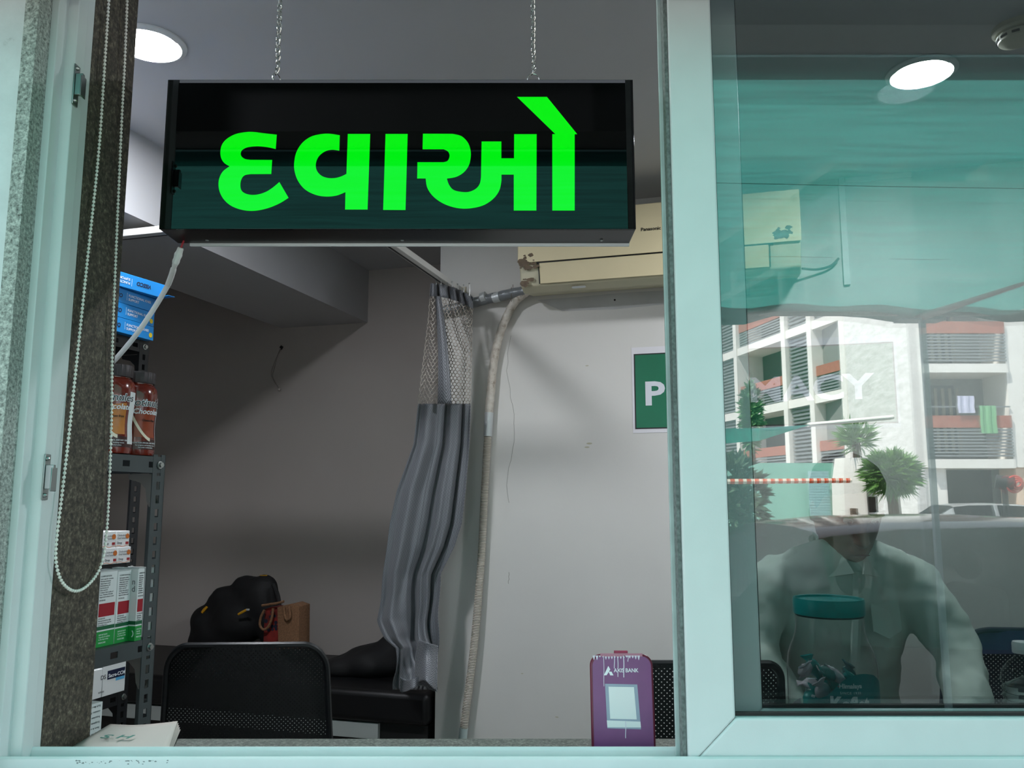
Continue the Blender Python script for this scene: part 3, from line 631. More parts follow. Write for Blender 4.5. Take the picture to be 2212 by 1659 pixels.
def build_cloth(g, uv, name, m_, par, th=0.0015):
    me = bpy.data.meshes.new(name); I = WM[par.name].inverted(); me.from_pydata([I @ v for v in g.v], [], g.f); me.materials.append(m_)
    o = bpy.data.objects.new(name, me); C.objects.link(o); o.parent = par; WM[o.name] = WM[par.name]
    for p in me.polygons: p.use_smooth = True
    add_cloth_uv(o, uv); q = o.modifiers.new('solid', 'SOLIDIFY'); q.thickness = th; return o
g, uv = cloth_sheet(872, 1490, 110, 220); build_cloth(g, uv, 'fabric_panel', CLOTH, CURT)
g, uv = cloth_sheet(612, 640, 4, 220); build_cloth(g, uv, 'heading_band', CLOTH, CURT)
g, uv = cloth_sheet(640, 872, 30, 12, 0.30, 0.40); 
# lining strip running down over the net
g2 = MB(); uv2 = []; vs = []; fs = []
for j in range(31):
    t = j / 30; py = 640 + 232 * t
    cx_ = 946 + 14 * t + 4 * math.sin(t * 3); hw = 6 + 9 * t
    for i in range(9):
        px = cx_ + (i / 4 - 1) * hw; bb = B1 - 0.235 + 0.008 * math.cos(i * PI / 4); a, z = onB(px, py, bb); vs.append(RF(a, bb, z)); uv2.append((i * 0.006, py * 0.0015, 0))
for j in range(30):
    for i in range(8): fs.append((j * 9 + i, j * 9 + i + 1, (j + 1) * 9 + i + 1, (j + 1) * 9 + i))
g2.add(vs, fs); build_cloth(g2, uv2, 'hanging_strip', CLOTH, CURT)
# open mesh of hexagonal cells: cords laid along the pleated sheet
NET = mat('pale_curtain_net_cord', (168, 160, 150), 0.6)
g = MB(); rows = 34; cols = 30
def npt(i, j):
    s = (i + (0.0)) / cols; off = 0.22 * (1 if (i % 2 == 0) else -1)
    return curtain_pt(min(1, max(0, s)), 640 + 234 * (j / rows))
for i in range(cols + 1):
    line = []
    for j in range(rows * 2 + 1):
        jj = j / 2; k = (j // 2) % 2; side = 0.44 if ((j % 4) in (0, 1)) else -0.44
        side = side if i % 2 == 0 else -side
        line.append(curtain_pt(min(1, max(0, (i + side) / cols)), 640 + 234 * jj / rows))
    g.tube(line, 0.0017, 4, cap=False)
g.build('net_top', NET, CURT)
g = MB()
for k in range(7):
    s = 0.12 + k * 0.13; p = curtain_pt(s, 616); q = Vector((p.x, p.y, ZRL - 0.002)); 
    ln = [q, (q + p) / 2 + AX * 0.002, p]; g = MB(); g.tube(ln, 0.0011, 6); g.ball(q, 0.003); g.build('hook', ZINC, CURT)
# gathered foot of the curtain
def foot(name, pts_px, bshift, seed):
    rnd = random.Random(seed); vs = []; fs = []; uv = []; nx = 60; ny = 26
    for j in range(ny + 1):
        t = j / ny
        for i in range(nx + 1):
            s = i / nx; (l0, r0, y0), (l1, r1, y1) = pts_px
            px = (l0 + (r0 - l0) * s) * (1 - t) + (l1 + (r1 - l1) * s) * t; py = y0 * (1 - t) + y1 * t + 8 * math.sin(s * 7 + seed) * t
            bb = B1 - 0.24 + bshift + 0.022 * math.sin(s * 13 + seed + 2 * t) + 0.02 * t; a, z = onB(px, py, bb); vs.append(RF(a, bb, z)); uv.append((s * 0.25, py * 0.0015, 0))
    for j in range(ny):
        for i in range(nx): fs.append((j * (nx + 1) + i, j * (nx + 1) + i + 1, (j + 1) * (nx + 1) + i + 1, (j + 1) * (nx + 1) + i))
    g = MB(); g.add(vs, fs); build_cloth(g, uv, name, CLOTH, CURT, 0.002)
vs = []; fs = []; uvf = []
for j in range(25):
    t = j / 24; l = 905 - 26 * t + 22 * t * t; rr_ = 946 - 2 * t; py = 1382 + 98 * t
    for i in range(41):
        s = i / 40; bb = B1 - 0.30 + 0.05 * (1 - math.sin(PI * min(1, s * 1.05))) + 0.03 * math.sin(t * 3 + s * 2) - 0.02 * t; a, z = onB(l + (rr_ - l) * s, py + 26 * s * (1 - t) * 0.5 - 10 * t * math.sin(s * 5), bb); vs.append(RF(a, bb, z)); uvf.append((s * 0.12 + t * 0.05, t * 0.15, 0))
for j in range(24):
    for i in range(40): fs.append((j * 41 + i, j * 41 + i + 1, (j + 1) * 41 + i + 1, (j + 1) * 41 + i))
g = MB(); g.add(vs, fs); build_cloth(g, uvf, 'folded_flap', CLOTH, CURT, 0.002)
vs = []; fs = []; uvf = []
for j in range(13):
    t = j / 12
    for i in range(41):
        s = i / 40; bb = B1 - 0.29 + 0.03 * t * math.cos(s * 9) + 0.01 * math.sin(s * 14); a, z = onB(864 + 80 * s, 1462 + 26 * t + 7 * math.sin(s * 6.5 + t), bb); vs.append(RF(a, bb, z)); uvf.append((s * 0.2, t * 0.05, 0))
for j in range(12):
    for i in range(40): fs.append((j * 41 + i, j * 41 + i + 1, (j + 1) * 41 + i + 1, (j + 1) * 41 + i))
g = MB(); g.add(vs, fs); build_cloth(g, uvf, 'rolled_hem', CLOTH, CURT, 0.002)

# hole with a dangling wire on the back wall
a_, z_ = onB(608, 751, B2)
ww = root('wall_wire', RF(a_, B2, z_)); tag(ww, 'thin twisted wire dangling from a small hole in the back wall', 'wire')
g = MB(); g.prism([(a_ + (0.009 + 0.003 * math.sin(5 * t)) * math.cos(t), z_ + (0.011 + 0.002 * math.cos(3 * t)) * math.sin(t)) for t in [2 * PI * i / 16 for i in range(16)]], 0.0005, frame(RF(0, B2 - 0.0004, 0), AX, UP)); g.build('wall_hole', mat('hole_dark', (20, 18, 17), 0.9), ww)
def bw(px, py, off=0.012): a, z = onB(px, py, B2 - off); return RF(a, B2 - off, z)
wp = crom([tuple(bw(*q)) for q in ((606, 752), (600, 765), (592, 785), (586, 805), (590, 820), (602, 838))], 6)
MB().tube(wp, 0.0014, 6).build('wire_strand', mat('grey_wire', (150, 142, 134), 0.6), ww, smooth=True)
wp = crom([tuple(bw(*q)) for q in ((607, 753), (598, 772), (593, 795), (589, 812), (596, 828), (603, 839))], 6)
MB().tube(wp, 0.0014, 6).build('wire_strand', mat('grey_wire', (150, 142, 134), 0.6), ww, smooth=True)
MB().ball(bw(603, 841), 0.008, 10, 6).build('connector', mat('pale_connector', (176, 168, 160), 0.6), ww, smooth=True)

# ============================================================ SLOTTED-ANGLE SHELF RACKS
def slot_plate(g, M, L, wd, th, pitch, sw, sl, z0=0):
    """plate in local x (width) / z (length), thickness along y, with a row of slots left open"""
    g.box((0, 0, z0), ((wd - sw) / 2, th, L), M); g.box(((wd + sw) / 2, 0, z0), (wd, th, L), M)
    z = z0; 
    while z < L:
        g.box(((wd - sw) / 2, 0, z), ((wd + sw) / 2, th, min(z + pitch - sl, L)), M); z += pitch
def frame_w(o, x, y): return frame(o, x, y)
def upright(par, a, b, ztop, sa, sb, m_, wd=0.034):
    g = MB()
    # flange facing along a: runs in b ; flange facing along b: runs in a
    slot_plate(g, Matrix.Translation(RF(a, b, 0)) @ Matrix((BX * sb, AX * sa, UP)).transposed().to_4x4(), ztop, wd, 0.002, 0.026, 0.010, 0.015)
    slot_plate(g, Matrix.Translation(RF(a, b, 0)) @ Matrix((AX * sa, BX * sb, UP)).transposed().to_4x4(), ztop, wd, 0.002, 0.026, 0.013, 0.013)
    return g.build('upright', m_, par)
def rack(name, a_in, a_out, b0, b1, ztop, shelves, m_, label, lip=0.031):
    r = root(name, M=frame(RF((a_in + a_out) / 2, (b0 + b1) / 2, 0), AX, BX)); tag(r, label, 'shelf rack')
    for (a, sa) in ((a_out, -1), (a_in, 1)):
        for (b, sb) in ((b1, -1), (b0, 1)): upright(r, a, b, ztop, sa, sb, m_)
    for z in shelves:
        g = MB(); o = 0.0025
        g.box((a_in + o, b0 + o, z - 0.002), (a_out - o, b1 - o, z), MR)
        g.box((a_in + o, b0 + o, z - lip), (a_out - o, b0 + o + 0.0015, z - 0.002), MR); g.box((a_in + o, b1 - o - 0.0015, z - lip), (a_out - o, b1 - o, z - 0.002), MR)
        for (a, s_) in ((a_out - 0.0005, -1), (a_in + 0.0005, 1)):
            Mx = Matrix.Translation(RF(a, b0 + 0.003, z - lip)) @ Matrix((UP, AX * s_, BX)).transposed().to_4x4()
            slot_plate(g, Mx, (b1 - b0) - 0.006, lip, 0.0015, 0.068, 0.011, 0.018)
        sh = g.build('shelf', m_, r)
        for (b, s_) in ((b1 - 0.0042, -1), (b0 + 0.0042, 1)):
            pts = [(0, 0), (0.078, 0), (0.076, 0.010), (0.050, 0.016), (0.036, 0.028), (0.032, 0.052), (0.026, 0.063), (0.012, 0.066), (0.0, 0.060)]
            Mx = Matrix.Translation(RF(a_out - 0.003, b, z - lip - 0.001)) @ Matrix((-AX, -UP, BX)).transposed().to_4x4()
            gg = MB().prism(pts, 0.0015, Mx); gp_ = gg.build('gusset_plate', mat('bare_gusset_steel', (150, 148, 144), 0.45, 0.2) if m_ is DARKM else m_, r)
            c = RF(a_out - 0.016, b - 0.002, z - lip - 0.053); MB().tube([c, c - BX * 0.004], 0.0065, 8).tube([c - BX * 0.004, c - BX * 0.008], 0.0042, 6).build('bolt', ZINC, gp_, smooth=True)
        c = RF(a_out + 0.0004, b1 - 0.016, z - lip / 2); MB().tube([c, c + AX * 0.0015, c + AX * 0.002], [0.0075, 0.0075, 0.0055], 12).tube([c, c + AX * 0.006], 0.0052, 6).build('bolt', ZINC, r, smooth=True)
    return r
A1 = -0.79
bR, zR = onA(358, 988, A1); zL = onA(314, 1381, A1)[1]
rack('shelf_rack', A1 - 0.36, A1, -0.03 + 0.04, bR, zR + 0.004, [zR, zL, zL - 0.37, 0.35], DARKM, 'grey slotted-angle steel rack behind the granite jamb holding bottles and tall cartons')
A2 = -1.20
bR2 = onA(300, 1030, A2)[0]; z2a = onA(318, 738, A2)[1]; z2b = onA(283, 1214, A2)[1]; z2c = onA(270, 1490, A2)[1]
bR2 = onA(316, 850, A2)[0]
rack('shelf_rack', A2 - 0.33, A2, bR2 - 0.52, bR2, z2a + 0.004, [z2a, z2b, z2c, 0.25], BLKM, 'taller black slotted-angle steel rack behind the grey rack under the blue boxes')

def carton(name, a, b, z, da, db, dz, m_, label, cat, group, rot=0.0):
    """a = outer (+A) face, b = near end"""
    r = root(name, M=frame(RF(a - da / 2, b + db / 2, z), AX, BX) @ Matrix.Rotation(rot, 4, 'Z')); tag(r, label, cat, group)
    MB().box((-da / 2, -db / 2, 0), (da / 2, db / 2, dz), WM[r.name]).build('carton_body', m_, r, bevel=0.0008)
    return r
def face(r, da, db):   # local frame on the +A face, x along +B from the near bottom corner
    return WM[r.name] @ Matrix.Translation((da / 2 + 0.0002, -db / 2, 0)) @ Matrix((Vector((0, 1, 0)), Vector((0, 0, 1)), Vector((1, 0, 0)))).transposed().to_4x4()
def rect(g, M, x0, y0, x1, y1, d=0.0002): return g.box((x0, y0, 0), (x1, y1, d), M)
# blue knee-support boxes
BLUE = mat('blue_carton', (16, 132, 206), 0.4); NAVY = mat('navy_print', (8, 22, 56), 0.5); WPRT = mat('white_print', (232, 236, 240), 0.5); YEL = mat('yellow_print', (226, 196, 30), 0.5)
zz = z2a + 0.0005; labels = ['lowest blue knee support box of the four stacked on the tall rack', 'second blue knee support box from the bottom of the stack', 'third blue knee support box from the bottom, right under the askew top one', 'topmost blue knee support box, lying askew and upside down on its stack']
ends = [333, 335, 338, 346]; hts = [onA(300, 700, A2 + .015)[1] - onA(300, 738, A2 + .015)[1]] * 4
for k in range(4):
    dz = 0.0365; db = 0.21; be = onA(ends[k], 700 - 34 * k, A2 + 0.02)[0]; rot = [0.0, 0.01, -0.015, -0.12][k]
    r = carton('knee_support_box', A2 + 0.02 + (0.012 if k == 3 else 0), be - db, zz, 0.12, db, dz, BLUE, labels[k], 'box', 'blue knee support boxes', rot)
    F = face(r, 0.12, db)
    if k == 3: F = F @ Matrix.Translation((db, dz, 0)) @ Matrix.Rotation(PI, 4, 'Z')
    g = MB(); g.text('VISSCO', F @ Matrix.Translation((0.045, 0.013, 0)), 0.014, 0.0002, bold=0.03, shear=0.2); g.build('brand_lettering', NAVY, r)
    g = MB(); g.text('FUNCTIONAL KNEE', F @ Matrix.Translation((0.112, 0.020, 0)), 0.0088, 0.0002, bold=0.01); g.text('SUPPORT', F @ Matrix.Translation((0.112, 0.0105, 0)), 0.0088, 0.0002, bold=0.01); rect(g, F, 0.1065, 0.01, 0.1072, 0.029); g.build('title_lettering', WPRT, r)
    if k != 2: MB().prism([(0.199 + 0.0062 * math.cos(t), 0.013 + 0.0062 * math.sin(t)) for t in [2 * PI * i / 20 for i in range(20)]], 0.0002, F).build('size_dot', YEL, r)
    if k == 3: MB().box((0.061, 0.085, 0.0005), (0.095, 0.1045, 0.0015), WM[r.name]).build('open_flap', BLUE, r)
    zz += dz + 0.0006
# white medicine cartons, two by two, on the middle shelf of the tall rack
ORG = mat('orange_print', (206, 110, 30), 0.5); DRED = mat('dark_red_print', (150, 24, 30), 0.5); GRT = mat('grey_print', (90, 92, 96), 0.5)
bb = [onA(225, 1190, A2 + 0.01)[0], onA(254, 1190, A2 + 0.01)[0], onA(283, 1190, A2 + 0.01)[0]]; hz_ = (onA(270, 1178, A2)[1] - onA(270, 1212, A2)[1])
for j in range(2):
    for i in range(2):
        db = bb[i + 1] - bb[i] - 0.001
        r = carton('small_medicine_carton', A2 + 0.01 - 0.003 * j, bb[i] - (0.004 if j else 0), z2b + 0.0005 + j * (hz_ + 0.0006), 0.08, db, hz_, PAPER, ['lower left', 'lower right', 'upper left', 'upper right'][2 * j + i] + ' small white carton of four stacked beside the rack post', 'carton', 'small white cartons')
        F = face(r, 0.08, db)
        g = MB(); g.text('Cholecalciferol', F @ Matrix.Translation((0.004, hz_ * 0.68, 0)), 0.0062, 0.0002); g.text('Oral Solution', F @ Matrix.Translation((0.004, hz_ * 0.5, 0)), 0.0062, 0.0002); g.text('Drop', F @ Matrix.Translation((0.004, hz_ * 0.2, 0)), 0.0075, 0.0002, bold=0.02); g.build('lettering', GRT, r)
        g = MB(); g.prism([(db * 0.84 + 0.0065 * math.cos(t), hz_ * 0.66 + 0.0065 * math.sin(t)) for t in [2 * PI * q / 16 for q in range(16)]], 0.0002, F); g.build('seal', ORG, r)
        g = MB(); rect(g, F, db * 0.72, hz_ * 0.16, db * 0.95, hz_ * 0.32); g.build('red_patch', DRED, r)
        g = MB(); w_ = [(db * t, 0.003 + 0.0016 * math.sin(9 * t)) for t in [q / 12 for q in range(13)]]; g.prism(w_ + [(x, y - 0.001) for x, y in w_[::-1]], 0.0002, F); g.build('wavy_stripe', ORG, r)
# box on the lower shelf
bS0, bS1 = onA(186, 1470, A2 + 0.005)[0], onA(270, 1470, A2 + 0.005)[0]; hS = onA(268, 1425, A2)[1] - z2c
bSm = onA(222, 1470, A2 + 0.005)[0]
r = carton('tablet_carton', A2 + 0.005, bSm, z2c + 0.0005, 0.12, bS1 - bSm, hS * 0.97, PAPER, 'white carton with dark blue title panel on the low black shelf', 'carton', 'cartons on the low shelf')
F = face(r, 0.12, bS1 - bSm); g = MB(); rect(g, F, 0.014, hS * 0.5, 0.014 + 0.058, hS * 0.78); g.build('title_panel', NAVY, r); g = MB(); rect(g, F, 0.042, hS * 0.40, bS1 - bSm - 0.003, hS * 0.5, 0.00015); g.build('blue_panel', mat('light_blue_print', (90, 170, 214), 0.5), r)
g = MB(); g.text('Sacre-CCM', F @ Matrix.Translation((0.017, hS * 0.56, 0.0003)), 0.0118, 0.0002, bold=0.02); g.build('lettering', WPRT, r)
r = carton('tablet_carton', A2 + 0.005, bS0 - 0.01, z2c + 0.0005, 0.12, bSm - bS0 + 0.008, hS * 0.9, PAPER, 'white carton left of the blue-titled carton, mostly behind the jamb', 'carton', 'cartons on the low shelf')
F = face(r, 0.12, bSm - bS0 + 0.008); g = MB(); g.text('DS', F @ Matrix.Translation((0.055, hS * 0.55, 0)), 0.014, 0.0002, bold=0.02); g.text('tablets', F @ Matrix.Translation((0.05, hS * 0.14, 0)), 0.007, 0.0002); g.build('lettering', GRT, r)

# tall medicine boxes on the grey rack's lower shelf
GRN = mat('green_print', (4, 104, 72), 0.45); GRN2 = mat('bright_green_carton_print', (22, 146, 62), 0.45); DGR = mat('dark_green_print', (10, 92, 56), 0.5); REDP = mat('red_print', (160, 12, 34), 0.5)
aF = A1 - 0.012; hT = onA(232, 1236, aF)[1] - zL
edges = [(203, 245, aF - 0.004), (246, 275, aF - 0.004), (290, 321, aF + 0.010), (323, 352, A1 - 0.005)]
names = ['leftmost tall green and white medicine carton, half behind the jamb', 'second tall green and white medicine carton from the jamb', 'tall medicine carton standing forward with its white side showing', 'rightmost tall green and white medicine carton behind the rack post']
for k, (p0_, p1_, af) in enumerate(edges):
    b0_, b1_ = onA(p0_, 1390, af)[0], onA(p1_, 1390, af)[0]; b1_ = min(b1_, bR - (0.006 if k == 3 else 0.037)); db = b1_ - b0_ - 0.0004; h = hT * (1.0, 0.985, 1.0, 0.99)[k]
    r = carton('tall_medicine_carton', af, b0_, zL + 0.0006, 0.06, db, h, PAPER, names[k], 'carton', 'tall medicine cartons')
    F = face(r, 0.06, db)
    g = MB(); rect(g, F, 0, 0, db, h * 0.205); g.build('green_base', GRN2, r); g = MB(); rect(g, F, 0, h * 0.225, db, h * 0.275); g.build('green_stripe', DGR, r)
    g = MB(); rect(g, F, db * 0.12, h * 0.40, db * 0.94, h * 0.575); g.build('red_patch', REDP, r)
    g = MB(); T = lambda s, x, y, q: g.text(s, F @ Matrix.Translation((db * x, h * y, 0.0001)), q, 0.0002, sx=min(1.0, db * (0.97 - x) / (len(s) * q * 0.53)))
    T('COMPOSITION:', .12, .93, .0038); 
    for i, s in enumerate(['Each capsule contains', 'Methylcobalamin', 'Alpha lipoic acid', 'Benfotiamine I.P.', 'Pyridoxine I.P.', 'Folic acid I.P.', 'Colours: Red oxide of', 'Iron, Titanium Dioxide', 'Approved colours used']): T(s, .12, .895 - .03 * i, .0036)
    T('DOSAGE:', .12, .61, .0036)
    for i, s in enumerate(['STORAGE:', 'Store protected from light', 'and moisture at a temp not', 'exceeding 25 C.']): T(s, .12, .365 - .028 * i, .0036)
    g.build('small_print', GRT, r)
    g = MB(); T('IMPORTANT:', .2, .15, .0036); T('Capsules & tablets', .2, .12, .0036); T('to be kept away', .2, .09, .0036); T('MEDICARE', .2, .045, .0036); g.build('base_print', WPRT, r)
    MB().box((-0.03, -db / 2, h + 0.0002), (0.031, db / 2, h + 0.0012), WM[r.name] @ Matrix.Translation((0, 0, 0)) @ Matrix.Rotation(0.0, 4, 'Y')).build('top_flap', PAPER, r, bevel=0.0004)
    if k == 2:
        S = WM[r.name] @ Matrix.Translation((-0.03, -db / 2 - 0.0002, 0)) @ Matrix((Vector((1, 0, 0)), Vector((0, 0, 1)), Vector((0, -1, 0)))).transposed().to_4x4()
        g = MB(); rect(g, S, 0, 0, 0.06, h * 0.205); g.build('side_green_base', GRN2, r); g = MB(); rect(g, S, 0, h * .225, 0.06, h * .275); g.build('side_stripe', DGR, r)
        g = MB(); g.text('n', S @ Matrix.Translation((0.047, h * .78, 0)), 0.016, 0.0002); g.text('d', S @ Matrix.Translation((0.047, h * .68, 0)), 0.016, 0.0002); g.build('lettering', GRT, r)
        g = MB(); ring = [(0.05 + q * math.cos(t), h * 0.10 + q * math.sin(t)) for q, ts in ((0.0075, range(-5, 6)), (0.0055, range(5, -6, -1))) for t in [i * 0.2 for i in ts]]; g.prism(ring, 0.0002, S @ Matrix.Translation((0, 0, 0.0003))); g.build('round_mark', WPRT, r)
# lowest white box, upside down print
bq0, bq1 = onA(196, 1540, A1)[0], onA(231, 1540, A1)[0]
zq = zL - 0.37; hq = onA(231, 1513, A1 - 0.01)[1] - zq
r = carton('white_carton', A1 - 0.01, bq0 - 0.02, zq + 0.0006, 0.12, bq1 - bq0 + 0.02, hq, PAPER, 'white carton with upside down print low behind the paper envelopes', 'carton', None)
F = face(r, 0.12, bq1 - bq0 + 0.02) @ Matrix.Translation((bq1 - bq0 + 0.015, hq - 0.004, 0)) @ Matrix.Rotation(PI, 4, 'Z')
g = MB()
for i, s in enumerate(['Each film coated tab', 'contains: Amoxycillin', 'Potassium Clavulanate', 'Excipients q.s.', 'Store in a cool place', 'Keep out of reach']): g.text(s, F @ Matrix.Translation((0, 0.009 * i, 0)), 0.0048, 0.0002)
g.build('small_print', GRT, r)

# ============================================================ PROTEIN BOTTLES
def bend(g, R, phi0=0.0):      # wrap flat lettering (x, y=height, z=thickness) round a vertical cylinder whose front is -Y
    g.v = [Vector(((R + v.z) * math.sin(v.x / R + phi0), -(R + v.z) * math.cos(v.x / R + phi0), v.y)) for v in g.v]; return g
def lab(R, x0, x1, zf0, zf1, off=0.0003, n=24, m_=8):
    g = MB(); vs = []; fs = []
    for j in range(m_ + 1):
        for i in range(n + 1):
            x = x0 + (x1 - x0) * i / n; zl, zh = zf0(x), zf1(x); z = zl + (zh - zl) * j / m_; rr = (R(z) if callable(R) else R) + off
            vs.append((rr * math.sin(x / 0.036), -rr * math.cos(x / 0.036), z))
    for j in range(m_):
        for i in range(n): fs.append((j * (n + 1) + i, j * (n + 1) + i + 1, (j + 1) * (n + 1) + i + 1, (j + 1) * (n + 1) + i))
    return g.add(vs, fs)
CAPM = mat('dark_brown_cap', (44, 36, 38), 0.5); CHOC = mat('glossy_red_brown_sleeve', (110, 30, 14), 0.18, var=0.25, vscale=9, coat=0.4)
TAN = mat('caramel_print', (196, 124, 56), 0.3, var=0.2, vscale=14); CREAM = mat('cream_print', (240, 228, 206), 0.35); MAROON = mat('maroon_print', (112, 10, 12), 0.25)
def protein_bottle(px, a, pytop, label, turn, red, kind):
    b, zt2_ = onA(px, pytop, a); z0 = zR + 0.0006; H = zt2_ - z0; c = RF(a, b, z0)
    # local -Y looks at the camera, then turned
    d = Vector((CAM.x - c.x, CAM.y - c.y, 0)).normalized(); M = Matrix((d.cross(UP) * -1, d * -1, UP)).transposed().to_4x4(); M.translation = c; M = M @ Matrix.Rotation(turn, 4, 'Z')
    r = root('protein_bottle', M=M); tag(r, label, 'bottle', 'chocolate protein bottles')
    s = H / 0.155
    prof = [(0.030, 0), (0.0345, 0.002), (0.036, 0.010), (0.0352, 0.030), (0.0335, 0.048), (0.0335, 0.060), (0.0350, 0.075), (0.0362, 0.095), (0.0362, 0.112), (0.0345, 0.123), (0.030, 0.130), (0.0275, 0.132), (0.0275, 0.134)]
    prof = [(x, z * s) for x, z in prof]
    def Rz(z):
        for (r0, z0_), (r1, z1_) in zip(prof, prof[1:]):
            if z0_ <= z <= z1_: return r0 + (r1 - r0) * (z - z0_) / max(z1_ - z0_, 1e-6)
        return prof[-1][0]
    W = WM[r.name]
    g = MB().lathe(prof, W, 48); g.build('bottle_body', CHOC, r, smooth=True)
    MB().lathe([(0.0300, 0.1342 * s), (0.0305, 0.136 * s), (0.0305, 0.152 * s), (0.0290, 0.155 * s), (0.005, 0.155 * s)], W, 96, rfun=lambda a_: 1 + 0.018 * (math.sin(a_ * 48) > 0)).build('cap', CAPM, r, smooth=True, angle=30)
    def P(g, nm, m_): g.v = [W @ v for v in g.v]; return g.build(nm, m_, r)
    P(lab(Rz, -0.022, 0.024, lambda x: 0.034 * s, lambda x: (0.084 + 0.004 * math.sin(x * 60)) * s, 0.0002), 'caramel_panel', TAN if not red else mat('rust_print', (150, 60, 24), 0.3, var=0.25, vscale=14))
    P(lab(Rz, -0.040, 0.045, lambda x: 0.012 * s, lambda x: (0.028 + 0.003 * math.sin(x * 90)) * s, 0.0003), 'dark_foot_panel', mat('dark_brown_print', (58, 18, 12), 0.3))
    def sw(x): return (0.034 + 22 * (x + 0.014) ** 2 * 1.0) * s
    P(lab(Rz, -0.034, 0.010, lambda x: (0.027 + 0.052 * max(0.0, 1 - (x + 0.034) / 0.044) ** 1.6) * s, lambda x: (0.033 + 0.058 * max(0.0, 1 - (x + 0.034) / 0.044) ** 1.6) * s, 0.0005), 'milk_swoosh', CREAM)
    P(lab(Rz, 0.030, 0.052, lambda x: 0.018 * s, lambda x: 0.108 * s, 0.0004), 'white_info_panel', PAPER)
    def tx(body, x, z, size, m_, nm, bold=0.01, off=0.0007, shear=0.0, sx=1.0):
        g = MB().text(body, Matrix.Identity(4), size, 0.0003, bold=bold, shear=shear, sx=sx, align='CENTER')
        vs = []
        for v in g.v:
            zz_ = (z + v.y) * 1.0; rr = Rz(zz_) + off + v.z; an = (x + v.x) / 0.036; vs.append(W @ Vector((rr * math.sin(an), -rr * math.cos(an), zz_)))
        g.v = vs; return g.build(nm, m_, r)
    tx('Protinules', -0.002, 0.091 * s, 0.0195, WPRT, 'title_outline', bold=0.05, off=0.0006, shear=0.15)
    tx('Protinules', -0.002, 0.091 * s, 0.0195, BLACKP, 'title_lettering', bold=0.0, off=0.0010, shear=0.15)
    tx('Chocolate', 0.003, 0.0765 * s, 0.0140, WPRT, 'flavour_lettering', bold=0.02, shear=0.2)
    tx('Gluten free', 0.006, 0.063 * s, 0.0062, BLACKP, 'claim_lettering')
    tx('FOOD FOR SPECIAL DIETARY USE', 0.002, 0.0225 * s, 0.0036, WPRT, 'foot_lettering'); tx('For pregnant and lactating women', 0.002, 0.0185 * s, 0.0030, WPRT, 'foot_lettering'); tx('Use under medical advice', 0.002, 0.0145 * s, 0.0030, WPRT, 'foot_lettering')
    return r
protein_bottle(300, A1 - 0.048, 806, 'chocolate protein bottle with dark cap, the right one nearer the rack post', 0.55, True, 1)
protein_bottle(250, A1 - 0.040, 790, 'chocolate protein bottle with dark cap, the left one half behind the jamb', 0.02, False, 0)

# ============================================================ BED, BAGS, CUSHION
zb0 = 0.80
BLKV = mat('black_leatherette', (17, 17, 18), 0.42, spec=0.4, bump=0.15, bscale=200)
ob = root('examination_bench', M=frame(RF(-1.38, 2.2, 0), AX, BX)); tag(ob, 'black padded examination bench with pale apron along the back wall', 'bench')
MB().box((A_L - 0.75, 1.88, zb0 - 0.115), (aC - 0.015, B2 - 0.01, zb0), MR).build('mattress', BLKV, ob, bevel=0.022, bseg=4)
xa = onB(818, 1555, 1.9)[0]
MB().box((A_L - 0.73, 1.895, zb0 - 0.175), (xa, 1.915, zb0 - 0.120), MR).build('apron', mat('pale_apron_board', (170, 176, 172), 0.5, var=0.04), ob, bevel=0.001)
MB().box((A_L - 0.70, 1.917, zb0 - 0.45), (aC - 0.03, B2 - 0.02, zb0 - 0.118), MR).build('cabinet', mat('dark_bench_cabinet', (24, 24, 24), 0.5), ob)
for x in (A_L - 0.6, aC - 0.09):
    for y in (1.93, B2 - 0.07): MB().box((x, y, 0), (x + 0.04, y + 0.04, zb0 - 0.45), MR).build('leg', BLKM, ob)
# cushion at the right end
def blob(name, balls, m_, par=None, vox=0.012, disp=None, sub=0, M=None):
    g = MB()
    for (c, r, s_) in balls: g.ball(c, r, 20, 12, s_, M)
    return g.build(name, m_, par, remesh=vox, disp=disp or (0.03, 0.16), smit=18)
def cpt(px, py, b): a, z = onB(px, py, b); return (a, b, z)
ac_, zc_ = onB(800, 1440, 2.15)
cu = root('black_cushion', M=frame(RF(ac_, 2.15, zb0), AX, BX)); tag(cu, 'black cushion slumped on the right end of the bench under the curtain', 'cushion')
blob('cushion_body', [((ac_ + 0.02, 2.2, zb0 + 0.045), 0.10, (1.5, 1.6, 0.75)), ((ac_ + 0.09, 2.25, zb0 + 0.07), 0.10, (1.0, 1.5, 1.05)), ((ac_ - 0.10, 2.15, zb0 + 0.025), 0.07, (1.6, 1.6, 0.6))], mat('black_cushion_fabric', (12, 12, 13), 0.8), cu, 0.014, M=MR)
